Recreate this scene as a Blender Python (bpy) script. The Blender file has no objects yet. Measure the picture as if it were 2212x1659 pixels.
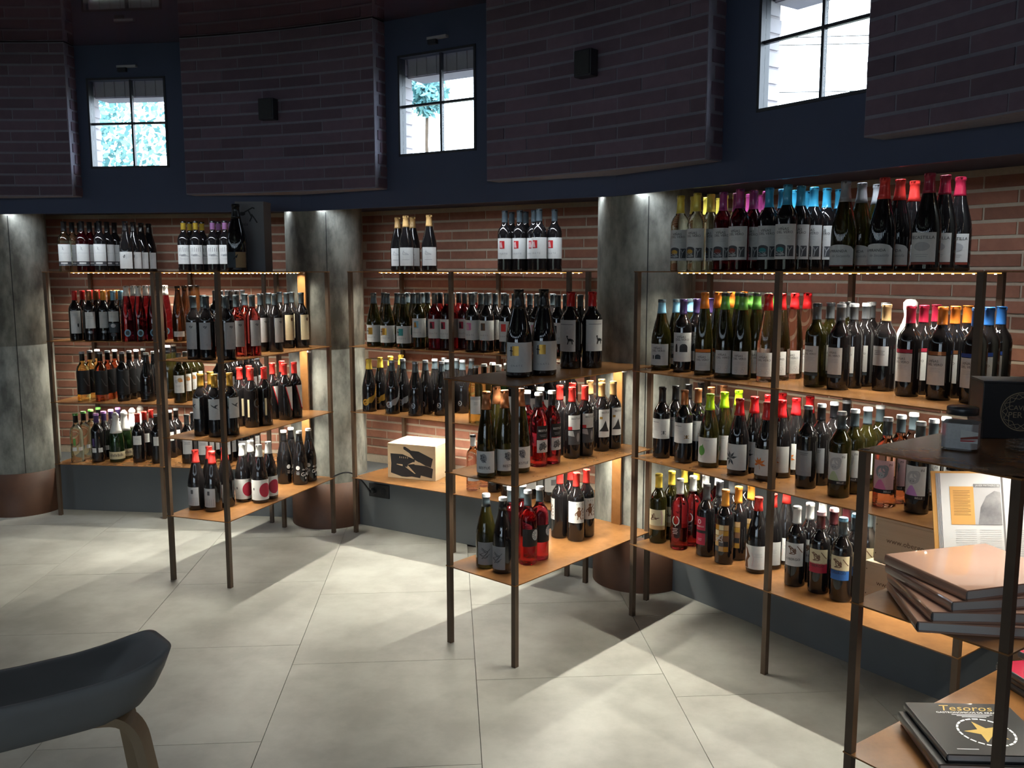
import bpy, math, random
from mathutils import Vector, Matrix
random.seed(7)
R = math.radians
scn = bpy.context.scene
COL = scn.collection
# ------------------------------------------------------------------ camera, sky, exposure
W_PX, H_PX, F_PX = 2212, 1659, 1906.35
cam_d = bpy.data.cameras.new('camera')
cam_d.sensor_fit = 'HORIZONTAL'; cam_d.sensor_width = 36.0
cam_d.lens = F_PX / W_PX * 36.0
cam_d.clip_start = 0.02; cam_d.clip_end = 300
cam = bpy.data.objects.new('camera', cam_d); COL.objects.link(cam)
cam.location = (0, 0, 1.5)
cam.rotation_euler = (R(90 - 7.275), R(0.04), 0)
scn.camera = cam
scn.view_settings.view_transform = 'Standard'
scn.view_settings.look = 'None'
scn.view_settings.gamma = 1.0
scn.view_settings.use_curve_mapping = False
scn.view_settings.exposure = 0.30
scn.cycles.use_denoising = True
scn.cycles.max_bounces = 9
scn.cycles.diffuse_bounces = 4
scn.cycles.glossy_bounces = 4
scn.cycles.transmission_bounces = 7
scn.cycles.transparent_max_bounces = 8
scn.cycles.caustics_reflective = False
scn.cycles.caustics_refractive = False
scn.cycles.sample_clamp_indirect = 4.0
world = bpy.data.worlds.new('sky'); scn.world = world; world.use_nodes = True
wn = world.node_tree
bg = wn.nodes['Background']
SKY_STRENGTH = 10.5
LED_W = 11.5
COVE_W = 3.0
sky_ramp = wn.nodes.new('ShaderNodeTexNoise'); sky_ramp.inputs['Scale'].default_value = 2.2; sky_ramp.inputs['Detail'].default_value = 5
sky_col = wn.nodes.new('ShaderNodeMixRGB')
sky_col.inputs['Color1'].default_value = (0.62, 0.80, 1.0, 1); sky_col.inputs['Color2'].default_value = (0.95, 0.97, 1.0, 1)
wn.links.new(sky_ramp.outputs['Fac'], sky_col.inputs['Fac'])
wn.links.new(sky_col.outputs['Color'], bg.inputs['Color'])
bg.inputs['Strength'].default_value = SKY_STRENGTH

# ------------------------------------------------------------------ helpers
MATS = {}
def mat(name, color=(.5, .5, .5), rough=.5, metal=0., noise=None, trans=0., ior=1.45, spec=.5, coat=0., emit=None, estr=0., rnd=0., bump=0., sheen=0.):
    """principled material; noise=(scale, other colour, contrast[, stretch]) mixes in a cloudy second colour; rnd varies value per object"""
    if name in MATS: return MATS[name]
    m = bpy.data.materials.new(name); m.use_nodes = True
    nt = m.node_tree; b = nt.nodes['Principled BSDF']
    b.inputs['Base Color'].default_value = (*color, 1); b.inputs['Roughness'].default_value = rough
    b.inputs['Metallic'].default_value = metal; b.inputs['IOR'].default_value = ior
    b.inputs['Transmission Weight'].default_value = trans; b.inputs['Specular IOR Level'].default_value = spec
    b.inputs['Coat Weight'].default_value = coat
    src = None
    if noise:
        tc = nt.nodes.new('ShaderNodeNewGeometry')
        mp = nt.nodes.new('ShaderNodeMapping')
        if len(noise) > 3: mp.inputs['Scale'].default_value = noise[3]
        nz = nt.nodes.new('ShaderNodeTexNoise'); nz.inputs['Scale'].default_value = noise[0]; nz.inputs['Detail'].default_value = 6; nz.inputs['Roughness'].default_value = .62
        rp = nt.nodes.new('ShaderNodeValToRGB'); c = noise[2]
        rp.color_ramp.elements[0].position = .5 - c; rp.color_ramp.elements[1].position = .5 + c
        mx = nt.nodes.new('ShaderNodeMixRGB'); mx.inputs['Color1'].default_value = (*color, 1); mx.inputs['Color2'].default_value = (*noise[1], 1)
        nt.links.new(tc.outputs['Position'], mp.inputs['Vector']); nt.links.new(mp.outputs['Vector'], nz.inputs['Vector'])
        nt.links.new(nz.outputs['Fac'], rp.inputs['Fac']); nt.links.new(rp.outputs['Color'], mx.inputs['Fac'])
        src = mx.outputs['Color']
        if bump:
            bp = nt.nodes.new('ShaderNodeBump'); bp.inputs['Strength'].default_value = bump; bp.inputs['Distance'].default_value = .004
            nt.links.new(nz.outputs['Fac'], bp.inputs['Height']); nt.links.new(bp.outputs['Normal'], b.inputs['Normal'])
    if rnd:
        oi = nt.nodes.new('ShaderNodeObjectInfo'); hs = nt.nodes.new('ShaderNodeHueSaturation')
        mr = nt.nodes.new('ShaderNodeMapRange'); mr.inputs['To Min'].default_value = 1 - rnd; mr.inputs['To Max'].default_value = 1 + rnd
        nt.links.new(oi.outputs['Random'], mr.inputs['Value']); nt.links.new(mr.outputs['Result'], hs.inputs['Value'])
        if src: nt.links.new(src, hs.inputs['Color'])
        else: hs.inputs['Color'].default_value = (*color, 1)
        src = hs.outputs['Color']
    if src: nt.links.new(src, b.inputs['Base Color'])
    if emit:
        b.inputs['Emission Color'].default_value = (*emit, 1); b.inputs['Emission Strength'].default_value = estr
    MATS[name] = m
    return m
def hexc(h):
    v = [int(h[i:i + 2], 16) / 255 for i in (0, 2, 4)]
    return tuple(x / 12.92 if x <= .04045 else ((x + .055) / 1.055) ** 2.4 for x in v)

class MB:
    """collects faces of one mesh, each with a material name"""
    def __init__(s): s.v = []; s.f = []; s.m = []; s.mats = []; s.sm = []
    def mi(s, m):
        if m not in s.mats: s.mats.append(m)
        return s.mats.index(m)
    def face(s, idx, m, smooth=False): s.f.append(idx); s.m.append(s.mi(m)); s.sm.append(smooth)
    def poly(s, pts, m, smooth=False):
        b = len(s.v); s.v += [tuple(p) for p in pts]; s.face(list(range(b, b + len(pts))), m, smooth)
    def box(s, c, d, m, ang=0., bev=0.):
        cx, cy, cz = c; x, y, z = d[0] / 2, d[1] / 2, d[2] / 2; b = len(s.v); ca, sa = math.cos(ang), math.sin(ang)
        for k in (-z, z):
            for i, j in ((-x, -y), (x, -y), (x, y), (-x, y)):
                s.v.append((cx + i * ca - j * sa, cy + i * sa + j * ca, cz + k))
        for q in ((3, 2, 1, 0), (4, 5, 6, 7), (0, 1, 5, 4), (1, 2, 6, 5), (2, 3, 7, 6), (3, 0, 4, 7)): s.face([b + i for i in q], m)
    def lathe(s, prof, m, seg=20, center=(0, 0), smooth=True, a0=0., a1=2 * math.pi):
        full = a1 - a0 > 6.28; n = seg if full else seg + 1; rings = []
        for r, z in prof:
            b = len(s.v)
            if r < 1e-6: s.v.append((center[0], center[1], z)); rings.append([b] * n)
            else:
                for k in range(n):
                    a = a0 + (a1 - a0) * k / seg; s.v.append((center[0] + r * math.cos(a), center[1] + r * math.sin(a), z))
                rings.append(list(range(b, b + n)))
        for i in range(len(prof) - 1):
            A, B = rings[i], rings[i + 1]
            for k in range(seg):
                k2 = (k + 1) % n; q = [A[k], A[k2], B[k2], B[k]]; q2 = []
                for t in q:
                    if t not in q2: q2.append(t)
                if len(q2) > 2: s.face(q2, m, smooth)
    def tube(s, pts, r, m, seg=6):
        pts = [Vector(p) for p in pts]; rings = []
        for i, p in enumerate(pts):
            d = (pts[min(i + 1, len(pts) - 1)] - pts[max(i - 1, 0)]).normalized()
            a = d.orthogonal().normalized() if abs(d.z) > .95 else d.cross(Vector((0, 0, 1))).normalized()
            bb = d.cross(a); b = len(s.v)
            for k in range(seg):
                t = 2 * math.pi * k / seg; s.v.append(tuple(p + a * (r * math.cos(t)) + bb * (r * math.sin(t))))
            rings.append(b)
        for i in range(len(pts) - 1):
            for k in range(seg):
                k2 = (k + 1) % seg; s.face([rings[i] + k, rings[i] + k2, rings[i + 1] + k2, rings[i + 1] + k], m, True)
        for e, b in ((0, rings[0]), (1, rings[-1])): s.face([b + k for k in (range(seg) if e else range(seg - 1, -1, -1))], m)
    def mesh(s, name):
        me = bpy.data.meshes.new(name); me.from_pydata(s.v, [], s.f)
        for m in s.mats: me.materials.append(MATS[m])
        me.polygons.foreach_set('material_index', s.m); me.polygons.foreach_set('use_smooth', s.sm); me.update()
        return me
    def build(s, name, parent=None, loc=(0, 0, 0), rz=0.): return link(name, s.mesh(name), parent, loc, rz)
def link(name, data, parent=None, loc=(0, 0, 0), rz=0., scale=None):
    o = bpy.data.objects.new(name, data); COL.objects.link(o); o.location = loc; o.rotation_euler = (0, 0, rz)
    if scale: o.scale = scale
    if parent: o.parent = parent
    return o
def tag(o, label, cat, group=None):
    o['label'] = label; o['category'] = cat
    if group: o['group'] = group
    return o
def struct(o, label=None, cat=None):
    o['kind'] = 'structure'
    if label: o['label'] = label
    if cat: o['category'] = cat
    return o
def bevel(o, w=.002, seg=2):
    md = o.modifiers.new('bevel', 'BEVEL'); md.width = w; md.segments = seg; md.limit_method = 'ANGLE'
    return o
_TX = {}
def text_polys(txt, size, align='CENTER', shear=0.):
    """letters as flat polygons ([(x, y)...]) centred on the origin"""
    key = (txt, align, shear)
    if key not in _TX:
        cu = bpy.data.curves.new('t', 'FONT'); cu.body = txt; cu.size = 1; cu.align_x = align; cu.align_y = 'CENTER'; cu.resolution_u = 2; cu.shear = shear
        ob = bpy.data.objects.new('t', cu); COL.objects.link(ob)
        dg = bpy.context.evaluated_depsgraph_get(); me = ob.evaluated_get(dg).to_mesh()
        vs = [tuple(v.co)[:2] for v in me.vertices]
        _TX[key] = [[vs[i] for i in p.vertices] for p in me.polygons]
        ob.evaluated_get(dg).to_mesh_clear(); bpy.data.objects.remove(ob); bpy.data.curves.remove(cu)
    return [[(x * size, y * size) for x, y in p] for p in _TX[key]]

# ------------------------------------------------------------------ materials of the room
mat('brick', (.335, .150, .098), .85, noise=(26, (.25, .108, .072), .25), rnd=.22, bump=.35)
mat('brick_hazed', (.160, .112, .155), .85, noise=(26, (.125, .088, .125), .25), rnd=.2, bump=.35)  # brick colour darkened and blued to carry the dim, hazy upper light
mat('mortar', (.52, .44, .34), .95, noise=(60, (.42, .35, .27), .3), bump=.4)
mat('mortar_hazed', (.26, .25, .31), .95, noise=(60, (.20, .195, .25), .3), bump=.4)  # mortar toned down and blued likewise, haze mixed into its colour
mat('concrete', (.275, .275, .240), .75, noise=(12, (.10, .10, .088), .14, (1, 1, .45)), bump=.4)
mat('rust_sleeve', (.115, .05, .025), .55, noise=(9, (.075, .034, .02), .25))
mat('hazed_steel', (.062, .080, .150), .6, noise=(3, (.054, .070, .130), .3))  # dark blue-grey steel, with lens haze painted in as extra blue
mat('ceiling_varnish', (.085, .050, .062), .06, noise=(5, (.045, .022, .024), .3), coat=.5)
mat('plinth_paint', (.105, .115, .12), .6, noise=(4, (.09, .098, .105), .3))
mat('tile', (.475, .472, .428), .36, noise=(3.4, (.36, .352, .315), .12), rnd=.05, bump=.015)
mat('grout', (.36, .345, .30), .9, noise=(40, (.20, .19, .17), .3))
mat('corten', (.265, .122, .040), .27, noise=(13, (.18, .080, .028), .2), bump=.05)
mat('corten_dark', (.105, .066, .040), .45, noise=(14, (.065, .042, .027), .3))
mat('frame_black', (.02, .022, .03), .4, noise=(20, (.03, .03, .04), .3))
mat('led_tape', (.9, .6, .2), .5, emit=(1., .52, .12), estr=1.1)
mat('led_diode', (1, 1, 1), .5, emit=(1., .93, .80), estr=26.)
for n in ('led_tape', 'led_diode'): MATS[n].cycles.emission_sampling = 'NONE'
mat('latch_steel', (.45, .47, .52), .4, .3, noise=(30, (.38, .40, .45), .3))
mat('cable_black', (.012, .012, .014), .45, noise=(30, (.02, .02, .02), .3))
mat('ground_soil', (.20, .19, .15), .95, noise=(1.5, (.12, .14, .08), .3))
mat('leaf', (.085, .22, .24), .6, noise=(3, (.14, .30, .32), .3))
mat('bark', (.09, .06, .04), .9, noise=(8, (.05, .035, .025), .3))
mat('reveal_brick_glare', (.62, .58, .60), .9, noise=(18, (.54, .50, .52), .3))  # reveal bricks coloured near white to stand for sky glare
mat('reveal_face_glare', (.50, .46, .47), .9, noise=(18, (.44, .40, .41), .3))  # same sky glare put into the colour of the reveal faces
gl = bpy.data.materials.new('window_glass'); gl.use_nodes = True; MATS['window_glass'] = gl
nt = gl.node_tree; nt.nodes.clear()
o_ = nt.nodes.new('ShaderNodeOutputMaterial'); mx = nt.nodes.new('ShaderNodeMixShader'); tr = nt.nodes.new('ShaderNodeBsdfTransparent'); gs = nt.nodes.new('ShaderNodeBsdfGlossy')
tr.inputs['Color'].default_value = (.93, .96, .97, 1); gs.inputs['Roughness'].default_value = .02; mx.inputs['Fac'].default_value = .06
nt.links.new(tr.outputs[0], mx.inputs[1]); nt.links.new(gs.outputs[0], mx.inputs[2]); nt.links.new(mx.outputs[0], o_.inputs['Surface'])

# ------------------------------------------------------------------ the round room: fifteen facets about O
OX, OY, RV, STEP, A0 = -2.70, 0.655, 4.866, 24.0, 94.87
APO = RV * math.cos(R(12))
Z_SOFFIT, Z_LIP, Z_CEIL = 1.865, 1.835, 2.766
def vert(k, apo):                         # facet corner k at apothem apo
    a = R(A0 - STEP * k); r = apo / math.cos(R(12)); return (OX + r * math.cos(a), OY + r * math.sin(a))
def facet(k):                             # origin direction n (outwards) and t (to the right seen from inside)
    a = R(A0 - STEP * k - 12); n = Vector((math.cos(a), math.sin(a), 0)); t = Vector((n.y, -n.x, 0)); return n, t, math.atan2(t.y, t.x)
def fpt(k, s, apo, z):
    n, t, _ = facet(k); return Vector((OX, OY, 0)) + n * apo + t * s + Vector((0, 0, z))
AW, AP, AD = APO + .35, APO, APO - .23    # lower brick wall, plinth face, dark upper drum

# floor: slab and rectangular tiles laid in a stepped bond
fl = MB(); fl.poly([(*vert(k, AW + .1), -.012) for k in range(14, -1, -1)], 'grout')
floor = struct(fl.build('floor'), 'pale grey stone tile floor with large staggered tiles', 'floor')
fa = R(4.054); wv = Vector((math.cos(fa), math.sin(fa), 0)); vv = Vector((-math.sin(fa), math.cos(fa), 0))
TW, TL = .7025, .744
tm = MB(); tm.box((0, 0, -.006), (TW - .0022, TL - .0022, .012), 'tile'); tile_me = tm.mesh('tile')
for i in range(-8, 9):
    w0 = -.616 + TW * i
    for j in range(-9, 12):
        v0 = 3.283 - .181 * i + TL * j
        # the grid steps back one course every four columns
        c = wv * (w0 + TW / 2) + vv * (v0 + TL / 2)
        if math.hypot(c.x - OX, c.y - OY) < APO + .35: link('tile', tile_me, floor, (c.x, c.y, 0), fa)

# ceiling
ce = MB(); ce.poly([(*vert(k, AD + .06), Z_CEIL) for k in range(15)], 'ceiling_varnish'); ce.poly([(*vert(k, AD + .06), Z_CEIL + .05) for k in range(14, -1, -1)], 'ceiling_varnish')
struct(ce.build('ceiling'), 'dark glossy red brown varnished ceiling', 'ceiling')

# lower brick walls of the three bays in view: each brick a piece
def brick_mesh(name, m, l, h, d):
    b = MB(); b.box((0, 0, 0), (l, d, h), m); return b.mesh(name)
BL, BH = .25, .0557
lower_me = brick_mesh('brick', 'brick', 1, .0425, .03)
upper_me = brick_mesh('brick', 'brick_hazed', 1, .0475, .03)
def brick_wall(k, name, z0, label):
    n, t, a = facet(k)
    half = AW * math.tan(R(12)) + .02
    m = MB(); p = [fpt(k, -half, AW, -.01), fpt(k, half, AW, -.01), fpt(k, half, AW, Z_SOFFIT + .1), fpt(k, -half, AW, Z_SOFFIT + .1)]
    q = [v + n * .12 for v in p]
    m.poly(p[::-1], 'mortar'); m.poly(q, 'mortar')
    w = struct(m.build(name), label, 'wall')
    rows = int((Z_SOFFIT - z0) / BH)
    for r in range(rows + 1):
        z = Z_SOFFIT - .02 - (r + .5) * BH
        if z < z0 + .02: break
        s = -half + (-(BL / 2) if r % 2 else 0) + random.uniform(-.02, .02)
        while s < half:
            e = s + BL
            a0, a1 = max(s, -half + .09) + .004, min(e, half - .09) - .004
            if a1 - a0 > .03:
                c = fpt(k, (a0 + a1) / 2, AW + .0115 + random.uniform(-.0015, .001), z)
                link('brick', lower_me, w, c, a, (a1 - a0, 1, 1))
            s = e
    return w
brick_wall(0, 'wall_left', .33, 'orange brick wall with thick pale mortar behind the sparkling wine shelf')
brick_wall(1, 'wall_back', .33, 'orange brick wall with thick pale mortar behind the bottle crate shelf')
brick_wall(2, 'wall_right', .80, 'orange brick wall above a grey band behind the taller-capped bottles')
gm_ = MB(); n, t, a = facet(2); c = fpt(2, 0, AW - .03, .40); gm_.box(c, (2.0, .05, .80), 'plinth_paint', a)
struct(gm_.build('trim_1'), 'smooth grey wall band under the orange bricks', 'wall band')
# the rest of the ring behind the photographer: plain walls, no single bricks in view
rm = MB()
GLAZED = (7, 8)
for k in range(3, 15):
    if k in GLAZED: continue
    half = AW * math.tan(R(12)) + .02; p = [fpt(k, -half, AW, -.01), fpt(k, half, AW, -.01), fpt(k, half, AW, Z_SOFFIT + .1), fpt(k, -half, AW, Z_SOFFIT + .1)]
    rm.poly(p[::-1], 'brick')
struct(rm.build('wall_rear'), 'brick wall ring closing the round room behind the viewer', 'wall')
# glazed entrance behind the photographer, its second facet added to brighten labels: five tall lights per facet
for i_, k in enumerate(GLAZED):
    n, t, a = facet(k); half = AP * math.tan(R(12)) - .20; zt = 1.80
    d = struct(link('door_%d' % (i_ + 1), None, None, fpt(k, 0, AP, 0), a), 'tall glazed entrance screen %d unseen behind the viewer, lighting the bottles' % (i_ + 1), 'door')
    f = MB()
    for z in (.03, zt - .03): f.box((0, 0, z), (2 * half, .06, .06), 'frame_black')
    f.build('door_frame', d)
    for j in range(6):
        b = MB(); b.box((-half + 2 * half * j / 5, 0, zt / 2), (.15, .06, zt), 'frame_black'); b.build('mullion', d)
    for j in range(5):
        b = MB(); b.box((-half + 2 * half * (j + .5) / 5, 0, zt / 2), (2 * half / 5 - .15, .006, zt - .12), 'window_glass'); b.build('pane', d)
    b = MB()
    for sg in (-1, 1): b.box((sg * (half + .13), .08, .92), (.26, .16, 1.84), 'plinth_paint')
    b.build('jamb', d)
    ld = bpy.data.lights.new('daylight_portal', 'AREA'); ld.shape = 'RECTANGLE'; ld.size = 2 * half; ld.size_y = zt
    lo = link('daylight_portal', ld, d, (0, .12, zt / 2)); lo.rotation_euler = (R(-90), 0, 0); ld.cycles.is_portal = True
# plinths
for k in range(15):
    if k in GLAZED: continue
    n, t, a = facet(k); half = AP * math.tan(R(12)) + .01; d = AW - AP - .02
    m = MB(); c = fpt(k, 0, AP + d / 2, .15); m.box(c, (2 * half, d, .30), 'plinth_paint', a)
    struct(m.build('baseboard_%d' % (k + 1)), 'grey painted plinth of wall bay %d of the round room' % (k + 1), 'plinth')
# soffit ring and dark drum with window openings
WIN = {0: (-.279, .195), 1: (-.26, .216), 2: (-.18, .314)}
WZ0, WZ1 = 2.086, 2.587
for k in range(15):
    n, t, a = facet(k)
    s0, s1 = WIN.get(k, (-.237, .237)); half = AD * math.tan(R(12))
    m = MB()
    def pan(x0, x1, z0, z1): m.poly([fpt(k, x0, AD, z0), fpt(k, x0, AD, z1), fpt(k, x1, AD, z1), fpt(k, x1, AD, z0)], 'hazed_steel')
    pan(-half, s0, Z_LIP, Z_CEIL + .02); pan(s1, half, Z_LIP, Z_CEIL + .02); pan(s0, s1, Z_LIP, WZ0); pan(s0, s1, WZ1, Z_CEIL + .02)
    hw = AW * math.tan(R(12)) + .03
    m.poly([fpt(k, -half, AD, Z_SOFFIT), fpt(k, half, AD, Z_SOFFIT), fpt(k, hw, AW + .15, Z_SOFFIT), fpt(k, -hw, AW + .15, Z_SOFFIT)], 'hazed_steel')
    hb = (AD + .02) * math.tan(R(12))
    m.poly([fpt(k, -half, AD, Z_LIP), fpt(k, half, AD, Z_LIP), fpt(k, hb, AD + .02, Z_LIP), fpt(k, -hb, AD + .02, Z_LIP)], 'hazed_steel'); m.poly([fpt(k, -hb, AD + .02, Z_LIP), fpt(k, hb, AD + .02, Z_LIP), fpt(k, hb, AD + .02, Z_SOFFIT), fpt(k, -hb, AD + .02, Z_SOFFIT)], 'hazed_steel')
    struct(m.build('wall_drum_%d' % (k + 1)), 'dark haze-tinted steel band with window opening above wall bay %d' % (k + 1), 'wall')
    # reveal through the thick outer wall
    m = MB(); o1 = AD + .13; g = .012; zt_ = WZ1 - .095
    for xa in (s0 - g, s1 + g): m.poly([fpt(k, xa, AD + .015, WZ0 - g), fpt(k, xa, AD + .015, WZ1 + g), fpt(k, xa, o1, WZ1 + g), fpt(k, xa, o1, WZ0 - g)], 'reveal_face_glare')
    m.poly([fpt(k, s0 - g, AD + .015, WZ0 - g), fpt(k, s1 + g, AD + .015, WZ0 - g), fpt(k, s1 + g, o1, WZ0 - g), fpt(k, s0 - g, o1, WZ0 - g)], 'reveal_face_glare')
    m.poly([fpt(k, s0 - g, AD + .015, WZ1 + g), fpt(k, s1 + g, AD + .015, WZ1 + g), fpt(k, s1 + g, AD + .09, WZ1 + g), fpt(k, s0 - g, AD + .09, WZ1 + g)], 'reveal_face_glare')
    m.poly([fpt(k, s0 - g, AD + .09, zt_), fpt(k, s1 + g, AD + .09, zt_), fpt(k, s1 + g, AD + .09, WZ1 + g), fpt(k, s0 - g, AD + .09, WZ1 + g)], 'reveal_face_glare')
    m.poly([fpt(k, s0 - g, AD + .09, zt_), fpt(k, s1 + g, AD + .09, zt_), fpt(k, s1 + g, o1 + .1, zt_), fpt(k, s0 - g, o1 + .1, zt_)], 'reveal_face_glare')
    rv = struct(m.build('trim_%d' % (k + 2)), 'brick reveal with sky glare in its colour outside window %d' % (k + 1), 'window reveal')
    if k < 3:                              # bricks of the reveal and the soldier course that show through the panes
        bb = MB(); bb.box((0, 0, 0), (.008, .098, .050), 'reveal_brick_glare'); rb = bb.mesh('brick')
        for r in range(8): link('brick', rb, rv, fpt(k, s0 - g + .002, AD + .07 + (.012 if r % 2 else 0), WZ0 + .02 + r * .0611), a)
        bb = MB(); bb.box((0, 0, 0), (.056, .008, .095), 'reveal_brick_glare'); rb = bb.mesh('brick')
        for j in range(8): link('brick', rb, rv, fpt(k, s0 + .025 + j * .0625, AD + .088, WZ1 - .042), a)
    # window: frame, glazing bars, four panes
    w = link('window_%d' % (k + 1), None, None, fpt(k, (s0 + s1) / 2, AD, WZ0), a); struct(w, 'small square steel window with four panes above wall bay %d' % (k + 1), 'window')
    ww, wh = s1 - s0, WZ1 - WZ0
    f = MB()
    for (c, d) in (((-ww / 2 + .006, .02, wh / 2), (.012, .05, wh)), ((ww / 2 - .006, .02, wh / 2), (.012, .05, wh)), ((0, .02, .006), (ww, .05, .012)), ((0, .02, wh - .006), (ww, .05, .012))): f.box(c, d, 'frame_black')
    f.build('window_frame', w)
    b = MB(); b.box((.02, .02, wh / 2), (.012, .02, wh - .02), 'frame_black'); b.build('glazing_bar', w)
    b = MB(); b.box((0, .02, wh / 2), (ww - .02, .018, .012), 'frame_black'); b.build('glazing_bar', w)
    for sx in (-1, 1):
        for sz in (0, 1):
            x0, x1 = (-ww / 2 + .012, .014) if sx < 0 else (.026, ww / 2 - .012); z0, z1 = (.012, wh / 2 - .006) if sz == 0 else (wh / 2 + .006, wh - .012)
            g_ = MB(); g_.box(((x0 + x1) / 2, .02, (z0 + z1) / 2), (x1 - x0, .004, z1 - z0), 'window_glass'); g_.build('pane', w)
    lt = MB(); lt.box((.02, -.012, wh + .055), (.115, .024, .012), 'latch_steel'); lt.box((-.01, -.012, wh + .038), (.05, .02, .022), 'frame_black'); lt.build('latch', w)
    # daylight portal
    ld = bpy.data.lights.new('daylight_portal', 'AREA'); ld.shape = 'RECTANGLE'; ld.size = ww; ld.size_y = wh
    lo = link('daylight_portal', ld, w, (0, .06, wh / 2)); lo.rotation_euler = (R(-90), 0, 0)
    ld.cycles.is_portal = True
# hidden LED tape behind the lip of the steel band, over the three shelf bays
for k in range(-1, 4):
    n, t, a = facet(k % 15); L = 1.78; s_ = 'over wall bay %d' % (k % 15 + 1)
    m = MB(); m.box((0, 0, -.003), (L, .010, .003), 'led_tape'); n_d = int(L / .033)
    for i in range(n_d): m.box((-L / 2 + (i + .5) * L / n_d, 0, -.0055), (.005, .005, .002), 'led_diode')
    o = m.build('cove_light', None, fpt(k % 15, 0, AD + .045, Z_SOFFIT), a); tag(o, 'LED tape tucked behind the steel lip ' + s_, 'light', 'cove LED tapes')
    ld = bpy.data.lights.new('cove_glow', 'AREA'); ld.shape = 'RECTANGLE'; ld.size = L; ld.size_y = .012; ld.energy = COVE_W; ld.color = (.80, .90, 1.)
    ld.spread = R(125); lo = link('cove_glow', ld, o, (0, .004, -.010)); lo.rotation_euler = (R(24), 0, 0)   # aimed at the wall and down
# curved brick panels between the windows
CH = .0598
for k in range(15):
    ac = A0 - STEP * k; name = {0: 'wall_panel_left', 1: 'wall_panel_back', 2: 'wall_panel_middle', 3: 'wall_panel_right'}.get(k)
    ha = 7.62; rp = APO - .315; m = MB(); n_ = 14
    prev = None
    for i in range(n_ + 1):
        a = R(ac + ha - 2 * ha * i / n_); cs, sn = math.cos(a), math.sin(a)
        cur = [(OX + rp * cs, OY + rp * sn), (OX + (rp + .28) * cs, OY + (rp + .28) * sn)]
        if prev:
            (x0, y0), (X0, Y0) = prev; (x1, y1), (X1, Y1) = cur
            m.poly([(x0, y0, 1.925), (x1, y1, 1.925), (x1, y1, 2.763), (x0, y0, 2.763)][::-1], 'mortar_hazed')
            m.poly([(x0, y0, 1.925), (X0, Y0, 1.925), (X1, Y1, 1.925), (x1, y1, 1.925)], 'mortar_hazed')
            m.poly([(x0, y0, 2.763), (X0, Y0, 2.763), (X1, Y1, 2.763), (x1, y1, 2.763)], 'mortar_hazed')
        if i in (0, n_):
            (x0, y0), (X0, Y0) = cur; m.poly([(x0, y0, 1.925), (X0, Y0, 1.925), (X0, Y0, 2.763), (x0, y0, 2.763)], 'mortar_hazed')
        prev = cur
    pw = struct(m.build(name or 'wall_panel_rear_%d' % k), 'curved dark haze-tinted brick panel on the drum over concrete column %d' % (k + 1), 'wall')
    if k > 3: continue
    for r in range(14):
        z = 1.925 + (r + .5) * CH; s = -ha + (-1.7 if r % 2 else 0) - random.uniform(0, .3); st = math.degrees(.25 / rp)
        while s < ha:
            e = s + st; a0, a1 = max(s, -ha) + .04, min(e, ha) - .04
            if a1 - a0 > .5:
                mid = R(ac - (a0 + a1) / 2); rr = rp + .0115 + random.uniform(-.002, .0015)
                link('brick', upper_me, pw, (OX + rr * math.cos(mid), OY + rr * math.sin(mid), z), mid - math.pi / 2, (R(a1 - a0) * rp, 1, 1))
            s = e
        # short return bricks at the panel ends
        for sg in (-1, 1):
            mid = R(ac - sg * (ha - .06)); rr = rp + .075 + (.02 if r % 2 else 0)
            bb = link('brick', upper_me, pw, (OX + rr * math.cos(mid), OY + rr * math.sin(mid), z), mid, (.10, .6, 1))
# small black loudspeakers on the panels
for k, ang, z, nm in ((1, 71.46, 2.355, 'column beside the pink-dot wine shelf'), (2, 46.95, 2.372, 'column beside the magnum shelf')):
    a = R(ang); rr = APO - .315 - .03
    s = link('wall_speaker', None, None, (OX + rr * math.cos(a), OY + rr * math.sin(a), z - .055), a - math.pi / 2)
    tag(s, 'small black box loudspeaker on the brick panel above the ' + nm, 'speaker', None)
    b = MB(); b.box((0, .0, .055), (.092, .05, .11), 'frame_black'); bevel(b.build('cabinet', s), .004)
    b = MB(); b.box((0, -.0265, .055), (.078, .003, .096), 'cable_black'); b.build('grille', s)

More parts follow.
